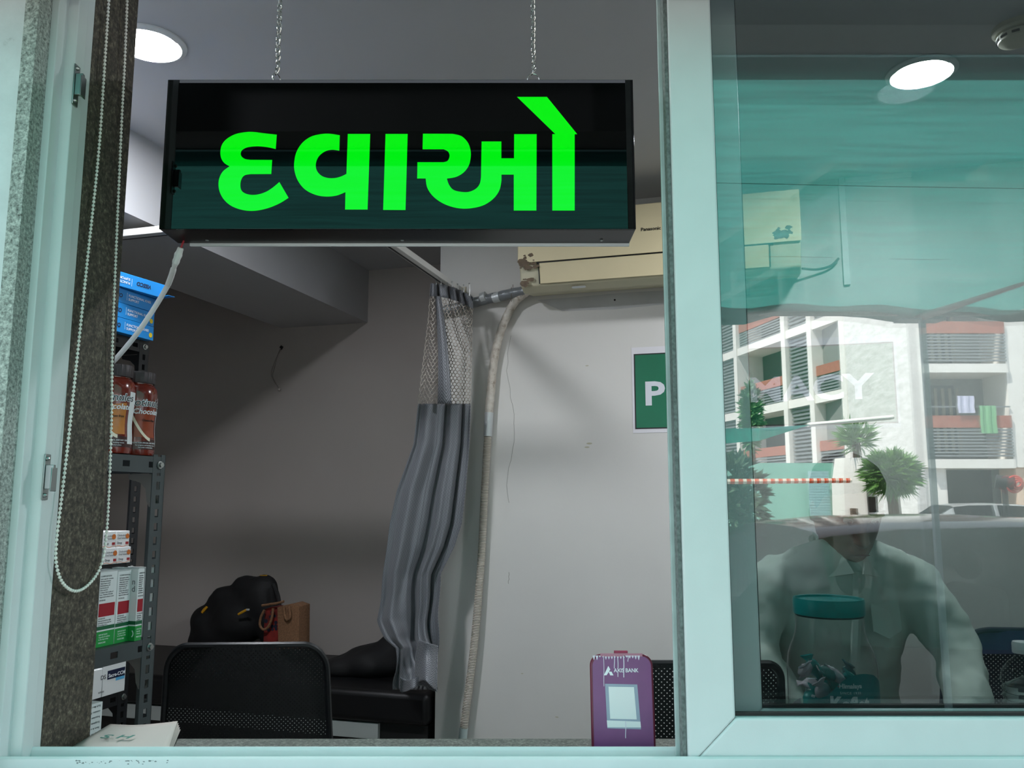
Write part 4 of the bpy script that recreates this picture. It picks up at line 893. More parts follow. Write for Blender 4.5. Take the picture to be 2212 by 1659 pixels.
# backpack leaning on the back wall
BP = mat('black_nylon', (9, 9, 11), 0.75, bump=0.2, bscale=260)
bk = root('backpack', M=frame(RF(cpt(500, 1395, 2.33)[0], 2.33, zb0), AX, BX)); tag(bk, 'bulging black backpack with yellow zip pulls leaning on the back wall', 'backpack')
bb_ = 2.32
def P(px, py, b=bb_): return cpt(px, py, b)
blob('bag_body', [(P(475, 1368), 0.115, (1.15, 0.75, 0.7)), (P(515, 1335), 0.13, (1.1, 0.75, 0.95)), (P(560, 1300), 0.10, (0.95, 0.8, 1.1)), (P(573, 1270), 0.062, (0.95, 0.8, 0.95)), (P(585, 1350), 0.08, (0.7, 0.8, 1.3)), (P(440, 1385), 0.075, (1.1, 0.8, 0.7)), (P(488, 1302), 0.085, (1.2, 0.7, 0.9)), (P(455, 1345), 0.09, (1.1, 0.8, 1.0)), (P(535, 1275), 0.07, (1.2, 0.8, 1.0))], BP, bk, 0.012, M=MR)
YP = mat('yellow_pull', (214, 156, 30), 0.5)
def strip(px0, py0, px1, py1, b, w_, m_, nm, par, th=0.003):
    p, q = RF(*cpt(px0, py0, b)), RF(*cpt(px1, py1, b)); return MB().tube([p, (p + q) / 2 - BX * 0.002, q], [w_, w_ * 1.05, w_ * 0.9], 6).build(nm, m_, par, smooth=True)
strip(515, 1327, 533, 1317, 2.205, 0.0055, YP, 'zip_pull', bk); strip(533, 1317, 539, 1317, 2.202, 0.0045, mat('checked_tag', (190, 190, 190), 0.5, var=0.5, vscale=300), 'zip_tag', bk)
strip(437, 1323, 447, 1311, 2.262, 0.007, YP, 'zip_pull', bk); strip(562, 1243, 577, 1243, 2.255, 0.0022, YP, 'crest_mark', bk)
hk = [RF(*cpt(x, y, b)) for x, y, b in ((515, 1268, 2.30), (528, 1258, 2.29), (545, 1251, 2.29), (560, 1250, 2.30))]
MB().tube(crom([tuple(q) for q in hk], 6), 0.007, 8).build('grab_handle', BP, bk, smooth=True)
sk = [RF(*cpt(x, y, b)) for x, y, b in ((590, 1262, 2.26), (601, 1290, 2.25), (604, 1330, 2.24), (600, 1375, 2.24), (590, 1395, 2.24))]
MB().tube(crom([tuple(q) for q in sk], 6), 0.009, 8).build('shoulder_strap', BP, bk, smooth=True)
# jute bag
jb_b = 2.16; JUTE = ramp_mat('brown_jute', 150, [(0.3, (96, 66, 44)), (0.6, (142, 104, 74))], 0.85, bump=0.4)
jb = root('jute_bag', M=frame(RF(cpt(620, 1390, jb_b)[0], jb_b + 0.04, zb0), AX, BX)); tag(jb, 'small brown jute bag with spotted red front and rope handles', 'bag')
def poly(pts, b, d, m_, nm, par):
    return MB().prism([onB(x, y, b) for x, y in pts], d, frame(RF(0, b, 0), AX, UP)).build(nm, m_, par, bevel=0.001)
zj = lambda px: (px, 1404)
poly([(601, 1402), (599, 1312), (612, 1308), (630, 1304), (646, 1310), (645, 1402)], jb_b, -0.0 - 0.09, JUTE, 'bag_body', jb)
poly([(568, 1402), (572, 1316), (586, 1311), (600, 1312), (601, 1402)], jb_b + 0.012, -0.07, mat('spotted_red_print', (112, 26, 20), 0.8, var=0.5, vscale=22), 'front_panel', jb)
g = MB(); rnd = random.Random(5)
for k in range(12):
    px, py = rnd.uniform(574, 597), rnd.uniform(1322, 1364); a, z = onB(px, py, jb_b + 0.012); r_ = rnd.uniform(0.005, 0.009); g.prism([(a + r_ * math.cos(t), z + r_ * math.sin(t)) for t in [2 * PI * i / 10 for i in range(10)]], 0.001 + 0.00005 * k, frame(RF(0, jb_b + 0.0118, 0), AX, UP))
g.build('spots', mat('navy_spot_print', (22, 24, 44), 0.8), jb)
hk = [RF(*cpt(x, y, jb_b - 0.012)) for x, y in ((571, 1318), (563, 1335), (562, 1352), (570, 1360), (580, 1353), (587, 1335), (590, 1314))]
MB().tube(crom([tuple(q) for q in hk], 6), 0.0055, 8).build('handle', JUTE, jb, smooth=True)
hk = [RF(*cpt(x, y, jb_b - 0.012)) for x, y in ((613, 1310), (614, 1325), (619, 1338), (626, 1334), (626, 1320), (624, 1309))]
MB().tube(crom([tuple(q) for q in hk], 6), 0.006, 8).build('handle', JUTE, jb, smooth=True)
hk = [RF(*cpt(x, y, jb_b - 0.008)) for x, y in ((566, 1308), (585, 1305), (600, 1303), (613, 1299))]
MB().tube([tuple(q) for q in hk], 0.0055, 8).build('top_hem', JUTE, jb, smooth=True)

# ============================================================ MESH CHAIRS
def perf(name, col, scale, hole):
    m = bpy.data.materials.new(name); m.use_nodes = True; nt = m.node_tree; b = nt.nodes['Principled BSDF']; b.inputs['Base Color'].default_value = rgb(*col); b.inputs['Roughness'].default_value = 0.7
    tc = nt.nodes.new('ShaderNodeTexCoord'); sx = nt.nodes.new('ShaderNodeSeparateXYZ'); nt.links.new(tc.outputs['Object'], sx.inputs[0])
    def mth(op, a, b_=None):
        n = nt.nodes.new('ShaderNodeMath'); n.operation = op
        for i, q in enumerate((a, b_)):
            if q is None: continue
            if isinstance(q, (int, float)): n.inputs[i].default_value = q
            else: nt.links.new(q, n.inputs[i])
        return n.outputs[0]
    u = mth('COSINE', mth('MULTIPLY', mth('ADD', sx.outputs[0], sx.outputs[2]), scale)); v = mth('COSINE', mth('MULTIPLY', mth('SUBTRACT', sx.outputs[0], sx.outputs[2]), scale))
    h = mth('GREATER_THAN', mth('ADD', u, v), hole); nt.links.new(mth('SUBTRACT', 1.0, h), b.inputs['Alpha']); return m
MESHB = perf('black_perforated_mesh', (8, 9, 10), 560, 1.55); MESHN = perf('navy_perforated_mesh', (22, 26, 40), 520, 1.35)
def office_chair(x, y, zt_, wd, rz, mf, mm, label, back_h=0.44, topr=0.07, tilt=0.12, band=None):
    M = Matrix.Translation((x, y, 0)) @ Matrix.Rotation(rz, 4, 'Z'); r = root('office_chair', M=M); tag(r, label, 'chair')
    # local: back toward -Y (camera), seat toward +Y
    hb = back_h; z0 = zt_ - hb
    out = rrect(wd, hb, topr, 8, 0, z0 + hb / 2)
    def bp(px_, pz, off=0): t = (pz - z0) / hb; arch = 0.014 * (1 - (2 * px_ / wd) ** 2); return M @ Vector((px_ * (0.90 + 0.10 * (1 - t)), off - tilt * t * 0.6 - 0.10 + 0.30 * (px_ / wd) ** 2 * 0.4, pz + arch * t))
    pts = [bp(a, z) for a, z in out]; pts.append(pts[0]); pts.append(pts[1]); MB().tube(pts, 0.0085 if band is None else 0.0085, 8, cap=False).build('back_frame', mf, r, smooth=True)
    nx, nz = 16, 16; vs = []; fs = []
    for j in range(nz + 1):
        z = z0 + 0.004 + (hb - 0.008) * j / nz
        e = 0.0
        dz = min(z - z0, z0 + hb - z)
        if dz < topr: e = topr - math.sqrt(max(0, topr ** 2 - (topr - dz) ** 2))
        hw = wd / 2 - e - 0.003
        for i in range(nx + 1): q = -hw + 2 * hw * i / nx; vs.append(bp(q, z, 0.003))
    for j in range(nz):
        for i in range(nx): fs.append((j * (nx + 1) + i, j * (nx + 1) + i + 1, (j + 1) * (nx + 1) + i + 1, (j + 1) * (nx + 1) + i))
    g = MB(); g.add(vs, fs); g.build('back_mesh', mm, r, smooth=True)
    if band:
        g = MB(); vs = []; fs = []
        for j in range(5):
            z = z0 + hb * (0.87 + 0.125 * j / 4)
            for i in range(17):
                dz = z0 + hb - z; e = topr - math.sqrt(max(0, topr ** 2 - (topr - dz) ** 2)) if dz < topr else 0; hw = wd / 2 - e - 0.006; q = -hw + 2 * hw * i / 16; vs.append(bp(q, z, -0.004))
        for j in range(4):
            for i in range(16): fs.append((j * 17 + i, j * 17 + i + 1, (j + 1) * 17 + i + 1, (j + 1) * 17 + i))
        g.add(vs, fs); g.build('top_band', band, r, smooth=True)
    MB().box((-wd * 0.5, -0.04, 0.44), (wd * 0.5, 0.40, 0.50), M).build('seat', mf, r, bevel=0.025, bseg=3)
    MB().tube([M @ Vector((0, 0.1, 0.43)), M @ Vector((0, -0.09, 0.45)), M @ Vector((0, -0.12, 0.60)), bp(0, z0 + 0.10, 0.02)], 0.018, 8).build('back_support', mf, r, smooth=True)
    MB().tube([M @ Vector((0, 0.18, 0.10)), M @ Vector((0, 0.18, 0.44))], 0.026, 12).build('gas_column', BLKM, r, smooth=True)
    for k in range(5):
        a = 2 * PI * k / 5 + 0.3; e = Vector((0.28 * math.cos(a), 0.18 + 0.28 * math.sin(a), 0.075)); lg = MB().tube([M @ Vector((0, 0.18, 0.11)), M @ e], [0.022, 0.014], 8).build('leg', BLKM, r, smooth=True)
        MB().tube([M @ (e + Vector((-0.015, 0, -0.045))), M @ (e + Vector((0.015, 0, -0.045)))], 0.028, 14).build('caster', BLACKP, lg, smooth=True)
    return r
pc = at(541, 1382, 1.22); office_chair(pc.x - 0.005, 1.32, pc.z - 0.013, 0.46, 0.05, mat('black_chair_plastic', (14, 17, 19), 0.4), MESHB, 'black mesh-back office chair behind the open window', back_h=0.46, topr=0.06, tilt=0.10)
pc = at(1522, 1432, 0.66); office_chair(pc.x, 0.84, pc.z - 0.012, 0.37, 0.0, mat('black_chair_plastic', (14, 17, 19), 0.4), MESHB, 'low black perforated chair back behind the purple payment board', back_h=0.40, topr=0.03)
pc = at(2240, 1352, 1.35); office_chair(pc.x, 1.45, pc.z - 0.014, 0.56, -0.12, mat('navy_chair_plastic', (30, 36, 52), 0.45), MESHN, 'navy mesh office chair behind the seller on the right', back_h=0.5, topr=0.12, band=mat('violet_blue_band', (74, 84, 122), 0.5))

# desk under the counter
dk = root('desk', (1.25, 0.5, 0)); tag(dk, 'dark desk right behind the window sill where the seller leans', 'desk')
MB().box((0.30, 0.235, 0.92), (2.2, 0.60, 0.95)).build('desk_top', mat('dark_laminate', (30, 30, 32), 0.4), dk, bevel=0.003)
for x in (0.32, 2.14):
    MB().box((x, 0.26, 0), (x + 0.03, 0.58, 0.92)).build('side_panel', mat('dark_laminate', (30, 30, 32), 0.4), dk)

# ============================================================ THINGS ON THE SILL
# paper envelopes
def envelope(k, top):
    d = Vector((0.003 * k, -0.004 * k, 0)); zb_ = SILL + 0.001 + 0.0022 * k
    n = 14; m_ = 10; P0, P1, P2, P3 = Vector((-0.618, 0.066, 0)), Vector((-0.462, 0.066, 0)), Vector((-0.5185 - 0.0035 * (4 - k) * 0 + 0.002 * (4 - k), 0.252 - 0.002 * (4 - k), 0)), Vector((-0.614, 0.232, 0))
    vs = []; fs = []
    for j in range(m_ + 1):
        for i in range(n + 1):
            u, v = i / n, j / m_; p = (P0 * (1 - u) + P1 * u) * (1 - v) + (P3 * (1 - u) + P2 * u) * v
            z = zb_ + v * (0.004 * (1 - u) + 0.0) + 0.007 * v * max(0, u - 0.35) ** 1.5 * (1 + 0.1 * k) + 0.006 * v * max(0, 0.3 - u)
            vs.append((p.x, p.y, z))
    for j in range(m_):
        for i in range(n): fs.append((j * (n + 1) + i, j * (n + 1) + i + 1, (j + 1) * (n + 1) + i + 1, (j + 1) * (n + 1) + i))
    r = root('paper_envelope', (-0.55, 0.15, zb_)); g = MB(); g.add(vs, fs); o = g.build('sheet', mat('greyish_kraft_paper', (178, 172, 164), 0.7), r, solid=0.0012)
    for p in o.data.polygons: p.use_smooth = True
    return r
for k in range(4): tag(envelope(k, False), 'greyish paper envelope in the pile under the top one on the sill', 'envelope', 'stacked paper envelopes')
r = envelope(4, True); tag(r, 'topmost greyish paper envelope with green letters at the left end of the sill', 'envelope', 'stacked paper envelopes')
pS = at(249, 1607, 0.085); g = MB(); g.text('H S', frame(Vector((-0.568, 0.170, SILL + 0.0160)), (-1, 0.05, 0), (0.02, -1, 0)), 0.024, 0.0003, bold=0.01, align='CENTER', sx=1.3, shear=0.15); g.build('lettering', mat('teal_print', (20, 110, 96), 0.5), r)

# purple payment board
yq = 0.105
def payboard(cx, w_, h_, z0, yb, label, full=True):
    lean = 0.10; M = Matrix.Translation((cx, yb, z0)) @ Matrix.Rotation(-lean, 4, 'X') @ Matrix((Vector((1, 0, 0)), Vector((0, 0, 1)), Vector((0, -1, 0)))).transposed().to_4x4()
    r = root('payment_board', M=M); tag(r, label, 'payment board', None)
    MB().prism(rrect(w_, h_, 0.0155, 8, 0, h_ / 2), 0.010, M @ Matrix.Translation((0, 0, -0.010))).build('case', mat('burgundy_plastic', (98, 14, 46), 0.3), r, bevel=0.002)
    MB().prism(rrect(w_ - 0.006, h_ - 0.006, 0.0130, 8, 0, h_ / 2), 0.0006, M).build('front_sheet', mat('purple_print', (122, 70, 120), 0.3, var=0.06, vscale=30), r)
    if not full: return r
    MB().box((-0.0095, h_, -0.008), (0.0095, h_ + 0.0045, -0.002), M).build('hanging_tab', mat('burgundy_tab', (150, 24, 70), 0.3), r, bevel=0.0006)
    MB().box((-w_ * 0.335, h_ - 0.003, -0.0005), (w_ * 0.335, h_ + 0.0012, 0.0012), M).build('clear_tape', mat('clear_pinkish_tape', (170, 110, 130), 0.3), r)
    Z = M @ Matrix.Translation((0, 0, 0.0007)); s = w_ / 700.0   # photo-crop units: x from 405 to 1160 -> board width
    X = lambda x: (x - 783) * w_ / 735; Y = lambda y: (1425 - y) * h_ / 1060
    g = MB(); g.text('AXIS BANK', Z @ Matrix.Translation((X(690), Y(548), 0)), 0.0074, 0.0003, bold=0.012, sx=0.92); g.build('bank_lettering', WPRT, r)
    g = MB(); g.prism([(X(x), Y(y)) for x, y in ((626, 484), (648, 520), (604, 578), (571, 580))], 0.0003, Z); g.prism([(X(x), Y(y)) for x, y in ((628, 542), (662, 542), (684, 580), (646, 580))], 0.0003, Z); g.build('logo_mark', WPRT, r)
    MB().prism([(X(x), Y(y)) for x, y in ((582, 664), (958, 672), (984, 1118), (597, 1108))], 0.0003, Z).build('clear_sleeve', mat('clear_sleeve_plastic', (150, 160, 178), 0.25), r)
    MB().prism([(X(x), Y(y)) for x, y in ((622, 694), (918, 698), (938, 1020), (632, 1014))], 0.0006, Z).build('white_card', PAPER, r)
    MB().prism([(X(x), Y(y)) for x, y in ((593, 1030), (980, 1042), (984, 1100), (597, 1098))], 0.0005, Z).build('caption_strip', PAPER, r)
    rnd = random.Random(2); g = MB()
    for k in range(16):
        x = 460 + k * 35; L = rnd.uniform(15, 45); g.prism([(X(x - 16), Y(378)), (X(x + 16), Y(378)), (X(x + 3), Y(378 + L)), (X(x - 1), Y(380 + L))], 0.0004 + 0.00001 * k, Z)
    for (x, y0, y1, w0) in ((572, 380, 690, 3), (698, 380, 510, 4), (738, 400, 595, 4), (806, 380, 600, 5), (806, 1040, 1205, 4), (860, 380, 440, 4)):
        pts = [(X(x + 3 * math.sin(t * 5) - w0), Y(y0 + (y1 - y0) * t)) for t in [i / 8 for i in range(9)]] + [(X(x + 3 * math.sin(t * 5) + w0), Y(y0 + (y1 - y0) * t)) for t in [1 - i / 8 for i in range(9)]]
        g.prism(pts, 0.0009, Z)
    g.build('peeling_marks', mat('pale_drip', (214, 206, 220), 0.5), r)
    return r
pl_, pr_ = at(1277, 1500, yq), at(1414, 1500, yq); pt_ = at(1345, 1416, yq); hb_ = pt_.z - SILL - 0.001
payboard((pl_.x + pr_.x) / 2, (pr_.x - pl_.x), hb_ / math.cos(0.10), SILL + 0.001, yq - 0.004, 'purple AXIS BANK payment board with white card standing on the sill')
p_ = at(1500, 1600, 0.12); r = payboard(p_.x + 0.028, 0.075, 0.045, SILL + 0.001, 0.125, 'small burgundy board lying low behind the window stile', False)

# candy jar
yj = 0.132; cj = at(1797, 1450, yj); RJ = 0.061; ztj = at(1790, 1291, yj - 0.0).z; HJ = ztj - SILL - 0.001
jr = root('candy_jar', (cj.x, yj, SILL + 0.001)); tag(jr, 'clear plastic sweet jar with teal lid and Koflet label on the sill', 'jar')
MJ = Matrix.Translation((cj.x, yj, SILL + 0.001)); k = HJ / 0.215
CLEAR = pane_mat('clear_plastic', ('f', 0.95), (0.97, 0.98, 0.98), 0.02)
pj = [(0.055, 0.001), (0.0595, 0.004), (RJ, 0.012), (RJ, 0.112), (0.0605, 0.124), (0.0585, 0.136), (0.0545, 0.148), (0.0500, 0.159), (0.0475, 0.168), (0.0465, 0.178), (0.0465, 0.192)]
pj = [(a, b * k) for a, b in pj]
MB().lathe(pj, MJ, 56, rfun=lambda a: 1 + 0.012 * math.cos(4 * a)).build('jar_body', CLEAR, jr, smooth=True)
TEAL = mat('teal_plastic', (18, 160, 158), 0.3)
MB().lathe([(0.0480, 0.1925 * k), (0.0490, 0.194 * k), (0.0490, 0.212 * k), (0.0478, 0.215 * k), (0.046, 0.2145 * k), (0.045, 0.2115 * k), (0.002, 0.2115 * k)], MJ, 64).build('lid', TEAL, jr, smooth=True)
MB().lathe([(0.0468, 0.1900 * k), (0.0472, 0.1922 * k)], MJ, 48).build('neck_ring', BLACKP, jr, smooth=True)
def jlab(x0, x1, f0, f1, off, nm, m_, n=40):
    vs = []; fs = []; mm_ = 6
    for j in range(mm_ + 1):
        for i in range(n + 1):
            x = x0 + (x1 - x0) * i / n; z = f0(x) + (f1(x) - f0(x)) * j / mm_; an = x / RJ; rr = (RJ + off) * (1 + 0.012 * math.cos(4 * (an - PI / 2))); vs.append(MJ @ Vector((rr * math.sin(an), -rr * math.cos(an), z)))
    for j in range(mm_):
        for i in range(n): fs.append((j * (n + 1) + i, j * (n + 1) + i + 1, (j + 1) * (n + 1) + i + 1, (j + 1) * (n + 1) + i))
    g = MB(); g.add(vs, fs); return g.build(nm, m_, jr)
jlab(-0.055, 0.086, lambda x: 0.006, lambda x: 0.088 + 0.028 / (1 + math.exp(-(x + 0.020) * 130)) - 0.0 + 0.004 * math.sin((x + 0.01) * 60) - 0.35 * max(0, x - 0.045), 0.0005, 'label', mat('teal_label', (10, 132, 136), 0.35))
def jtx(body, x, z, size, nm, m_, bold=0.0, sx=1.0, spacing=1.0):
    g = MB().text(body, Matrix.Identity(4), size, 0.0003, bold=bold, sx=sx, spacing=spacing)
    g.v = [MJ @ Vector(((RJ * (1 + 0.012 * math.cos(4 * ((x + v.x) / RJ - PI / 2))) + 0.0009 + v.z) * math.sin((x + v.x) / RJ), -(RJ * (1 + 0.012 * math.cos(4 * ((x + v.x) / RJ - PI / 2))) + 0.0009 + v.z) * math.cos((x + v.x) / RJ), z + v.y)) for v in g.v]; return g.build(nm, m_, jr)
zk = at(1830, 1538, yj - RJ).z - SILL; zh = at(1830, 1495, yj - RJ).z - SILL; zs_ = at(1830, 1508, yj - RJ).z - SILL
jtx('Himalaya', -0.014, zh + 0.004, 0.0085, 'brand_lettering', WPRT, 0.025); jtx('SINCE 1930', -0.013, zs_ + 0.004, 0.0046, 'since_lettering', WPRT, 0.0, 1.0, 1.25)
jtx('Koflet', -0.026, zk - 0.0008, 0.0270, 'name_lettering', WPRT, 0.045, 0.80); 
g = MB(); 
jtx('-', -0.0155, zh + 0.004, 0.010, 'red_swash', mat('red_print2', (190, 30, 40), 0.5), 0.02)
# wrapped sweets inside the jar
def candy_mesh(m_, name, seed):
    rnd = random.Random(seed); g = MB(); n = 14; rings = []
    xs = [-0.022, -0.020, -0.014, -0.011, -0.007, 0, 0.007, 0.011, 0.014, 0.020, 0.022]; wy = [0.011, 0.010, 0.0045, 0.008, 0.0105, 0.011, 0.0105, 0.008, 0.0045, 0.010, 0.011]; wz = [0.0012, 0.0015, 0.002, 0.005, 0.0065, 0.007, 0.0065, 0.005, 0.002, 0.0015, 0.0012]
    for x, a, b in zip(xs, wy, wz): rings.append([Vector((x + rnd.uniform(-.0008, .0008), a * math.cos(t) * (1 + rnd.uniform(-.12, .12)), b * math.sin(t) + rnd.uniform(-.001, .001))) for t in [2 * PI * i / n for i in range(n)]])
    g.loft(rings); return g
cm = [mat('teal_foil', (20, 150, 146), 0.25, 0.1), mat('silver_pink_foil', (226, 212, 220), 0.22, 0.15), mat('dark_teal_foil', (10, 92, 94), 0.25, 0.1)]
protos = []
for k_, m_ in enumerate(cm):
    g = candy_mesh(m_, 'wrapped_sweet', k_); r = root('wrapped_sweet', M=Matrix.Identity(4)); g.build('wrapper', m_, r, smooth=True, angle=50)
    g = MB(); rect(g, Matrix.Translation((0, 0, 0.0071)), -0.006, -0.004, 0.006, 0.001); g.build('label_patch', WPRT, r); protos.append(r)
rnd = random.Random(11); used = [0, 0, 0]; spots = []
for lvl in range(6):
    for q in range(7 if lvl else 6):
        an = rnd.uniform(0, 2 * PI) if lvl < 1 else (q * 2 * PI / 7 + lvl); rr = 0.010 + 0.032 * ((q * 0.37 + lvl * 0.21) % 1)
        spots.append((cj.x + rr * math.cos(an), yj + rr * math.sin(an), SILL + 0.017 + lvl * 0.0185 + (0.006 * math.cos(an * 1.0 + PI)) * (lvl == 5)))
NM = ['teal', 'silvery pink', 'dark teal']
for i, s_ in enumerate(spots):
    kk = 0 if i % 5 in (0, 3) else (2 if i % 5 == 1 else (1 if i > 12 else 0)); M = Matrix.Translation(s_) @ Matrix.Rotation(rnd.uniform(0, 6.28), 4, 'Z') @ Matrix.Rotation(rnd.uniform(-1.1, 1.1), 4, 'Y') @ Matrix.Rotation(rnd.uniform(-0.9, 0.9), 4, 'X')
    if used[kk] == 0: c = protos[kk]
    else: c = copy_tree(protos[kk])
    used[kk] = 1; place(c, M); tag(c, NM[kk] + ' wrapped sweet in the clear jar on the sill', 'sweet', 'sweets in the jar, ' + NM[kk])

# small water bottle at the right edge
yw = 0.13; cw = at(2216, 1450, yw); ztw = at(2205, 1386, yw).z; Hw = ztw - SILL - 0.001; MWt = Matrix.Translation((cw.x, yw, SILL + 0.001)); kw = Hw / 0.16
wb_ = root('water_bottle', (cw.x, yw, SILL + 0.001)); tag(wb_, 'clear ribbed water bottle with white cap on the sill at the right edge', 'bottle')
pw = [(0.026, 0.0), (0.031, 0.003)]
for q in range(9): pw += [(0.0325, 0.008 + q * 0.0105), (0.0300, 0.0132 + q * 0.0105)]
pw += [(0.0335, 0.104), (0.031, 0.116), (0.022, 0.130), (0.0135, 0.138), (0.0125, 0.143)]
MB().lathe([(a, b * kw) for a, b in pw], MWt, 40).build('bottle_body', pane_mat('bottle_plastic', ('f', 0.7), (0.88, 0.93, 0.92), 0.03), wb_, smooth=True, angle=80)
MB().lathe([(a * 0.93, max(0.001, b * kw)) for a, b in pw[:20]] + [(0.001, 0.112 * kw)], MWt, 40).build('water', mat('water', (225, 240, 240), 0.0, trans=1.0, ior=1.33), wb_, smooth=True)
MB().lathe([(0.0145, 0.1435 * kw), (0.0150, 0.145 * kw), (0.0150, 0.157 * kw), (0.0138, 0.16 * kw), (0.001, 0.16 * kw)], MWt, 60, rfun=lambda a: 1 + 0.02 * (math.sin(a * 30) > 0)).build('cap', WHITEP, wb_, smooth=True)

# ============================================================ THE SELLER
SKIN = mat('brown_skin', (122, 82, 62), 0.5, var=0.05, vscale=20); SHIRT = mat('sage_grey_shirt', (206, 216, 206), 0.75, bump=0.1, bscale=500, var=0.03, vscale=6)
px0 = at(1815, 1215, 0.92).x
person = root('person', (px0, 1.0, 0)); tag(person, 'person in a sage grey shirt leaning on the desk behind the sweet jar, head bowed', 'person')
def ell(c, rx, ry, n=24, tilt=0.0, p=2.3):
    c = Vector(c); out = []
    for i in range(n):
        t = 2 * PI * i / n; cx, sy = math.cos(t), math.sin(t)
        x = rx * (abs(cx) ** (2 / p)) * (1 if cx > 0 else -1); y = ry * (abs(sy) ** (2 / p)) * (1 if sy > 0 else -1)
        out.append(c + Vector((x, y * math.cos(tilt), y * math.sin(tilt))))
    return out
def torso(g, e, lo=0):
    R = [((px0, 1.06, 0.86), .155, .105), ((px0, 1.05, 0.95), .155, .11), ((px0, 1.02, 1.06), .142, .108), ((px0, 0.985, 1.17), .150, .115), ((px0, 0.955, 1.26), .165, .115), ((px0, 0.935, 1.33), .172, .098), ((px0, 0.925, 1.37), .135, .075), ((px0, 0.915, 1.395), .075, .060)]
    R = R[lo:]
    g.loft([ell(c, rx + e, ry + e, tilt=-0.25) for c, rx, ry in R]); return g
ARM_R = [(px0 + .130, .935, 1.325), (px0 + .172, .925, 1.30), (px0 + .205, .905, 1.235), (px0 + .235, .88, 1.165), (px0 + .228, .83, 1.11), (px0 + .205, .775, 1.055), (px0 + .188, .73, 1.005), (px0 + .182, .70, .982)]
ARM_L = [(px0 - .130, .935, 1.325), (px0 - .175, .925, 1.30), (px0 - .205, .900, 1.23), (px0 - .232, .87, 1.16), (px0 - .215, .80, 1.10), (px0 - .175, .73, 1.04), (px0 - .150, .68, 1.0), (px0 - .14, .655, .980)]
AR = [.050, .056, .050, .046, .042, .036, .029, .027]
def arms(g, e, n=8):
    for A_ in (ARM_R, ARM_L): g.tube([tuple(q) for q in A_[:n]], [r + e for r in AR[:n]], 16)
    return g
hc_ = Vector((px0 + 0.0, 0.865, 1.478)); HM = Matrix.Translation(hc_) @ Matrix.Rotation(0.42, 4, 'X')   # bowed: crown towards the window
g = MB(); torso(g, 0); arms(g, 0)
g.tube([(px0, 0.93, 1.36), (px0, 0.91, 1.40), (px0, 0.885, 1.44)], [0.058, 0.054, 0.054], 16)
head = []
for z, rx, ry, oy in ((-.118, .022, .022, -.045), (-.110, .036, .036, -.035), (-.092, .052, .062, -.018), (-.065, .062, .082, -.004), (-.03, .069, .092, 0), (.01, .074, .097, .004), (.045, .076, .098, .006), (.075, .071, .092, .008), (.098, .056, .074, .008), (.112, .034, .046, .008), (.118, .012, .016, .008)):
    head.append([HM @ Vector((rx * math.cos(t), oy + ry * math.sin(t), z)) for t in [2 * PI * i / 28 for i in range(28)]])
g.loft(head)
g.tube([HM @ Vector(q) for q in ((0, -.090, .02), (0, -.104, -.012), (0, -.112, -.032), (0, -.096, -.042))], [.008, .010, .014, .011], 10)      # nose
for s in (-1, 1):
    g.ball((s * .077, .008, -.008), 0.019, 10, 8, (0.4, 0.8, 1.45), HM); g.ball((s * .030, -.086, .026), 0.017, 10, 8, (1.5, 0.6, 0.5), HM); g.ball((s * .014, -.100, -.036), 0.008, 8, 6, (1, 1, .8), HM)
g.ball((0, -.086, -.062), 0.022, 12, 8, (1.15, .55, .30), HM); g.ball((0, -.084, -.072), 0.020, 12, 8, (1.0, .55, .32), HM)
def hand(g, w_, side):
    w_ = Vector(w_); 
    g.ball(w_ + Vector((0, -.045, -.012)), 0.042, 14, 10, (0.95, 1.1, 0.36)); g.tube([w_ + Vector((0, .01, .004)), w_ + Vector((0, -.03, -.008))], [.026, .028], 12)
    for i, (dx, L) in enumerate(((-.030, .052), (-.011, .064), (.009, .062), (.028, .050))):
        b0 = w_ + Vector((dx * 0.9, -.080 + abs(dx) * 0.3, -.010)); dr = Vector((dx * 0.55, -1, 0)).normalized()
        g.tube([b0 + Vector((0, .02, 0)), b0, b0 + dr * L * .45 + Vector((0, 0, .008)), b0 + dr * L * .8 + Vector((0, 0, -.001)), b0 + dr * L + Vector((0, 0, -.008))], [.009, .0088, .0082, .0076, .006], 10)
    t0 = w_ + Vector((-side * .026, -.020, -.010)); g.tube([t0, t0 + Vector((-side * .022, -.022, .002)), t0 + Vector((-side * .034, -.044, -.004)), t0 + Vector((-side * .038, -.062, -.010))], [.013, .0115, .0098, .0075], 10)
hand(g, ARM_R[-1], 1); hand(g, ARM_L[-1], -1)
for s in (-1, 1): g.tube([(px0 + s * .075, 1.06, .90), (px0 + s * .09, 1.08, .50), (px0 + s * .095, 1.10, .10)], [.085, .058, .042], 14)
g.build('body', SKIN, person, remesh=0.006)
g = MB(); torso(g, 0.014, 0); g2 = arms(g, 0.010, 7)
g.build('shirt', SHIRT, person, remesh=0.009, disp=(0.022, 0.06))
def collar(s):
    P_ = [Vector(q) for q in ((px0 + s * .010, .812, 1.335), (px0 + s * .060, .835, 1.325), (px0 + s * .078, .872, 1.385), (px0 + s * .066, .905, 1.425), (px0 + s * .048, .850, 1.40), (px0 + s * .02, .825, 1.362))]
    g = MB(); g.add(P_, [tuple(range(6))]); return g.build('collar', SHIRT, person, solid=0.004)
collar(1); collar(-1)
MB().tube([(px0 - .06, .93, 1.405), (px0, .965, 1.412), (px0 + .06, .93, 1.405)], .012, 8).build('collar_band', SHIRT, person, smooth=True)
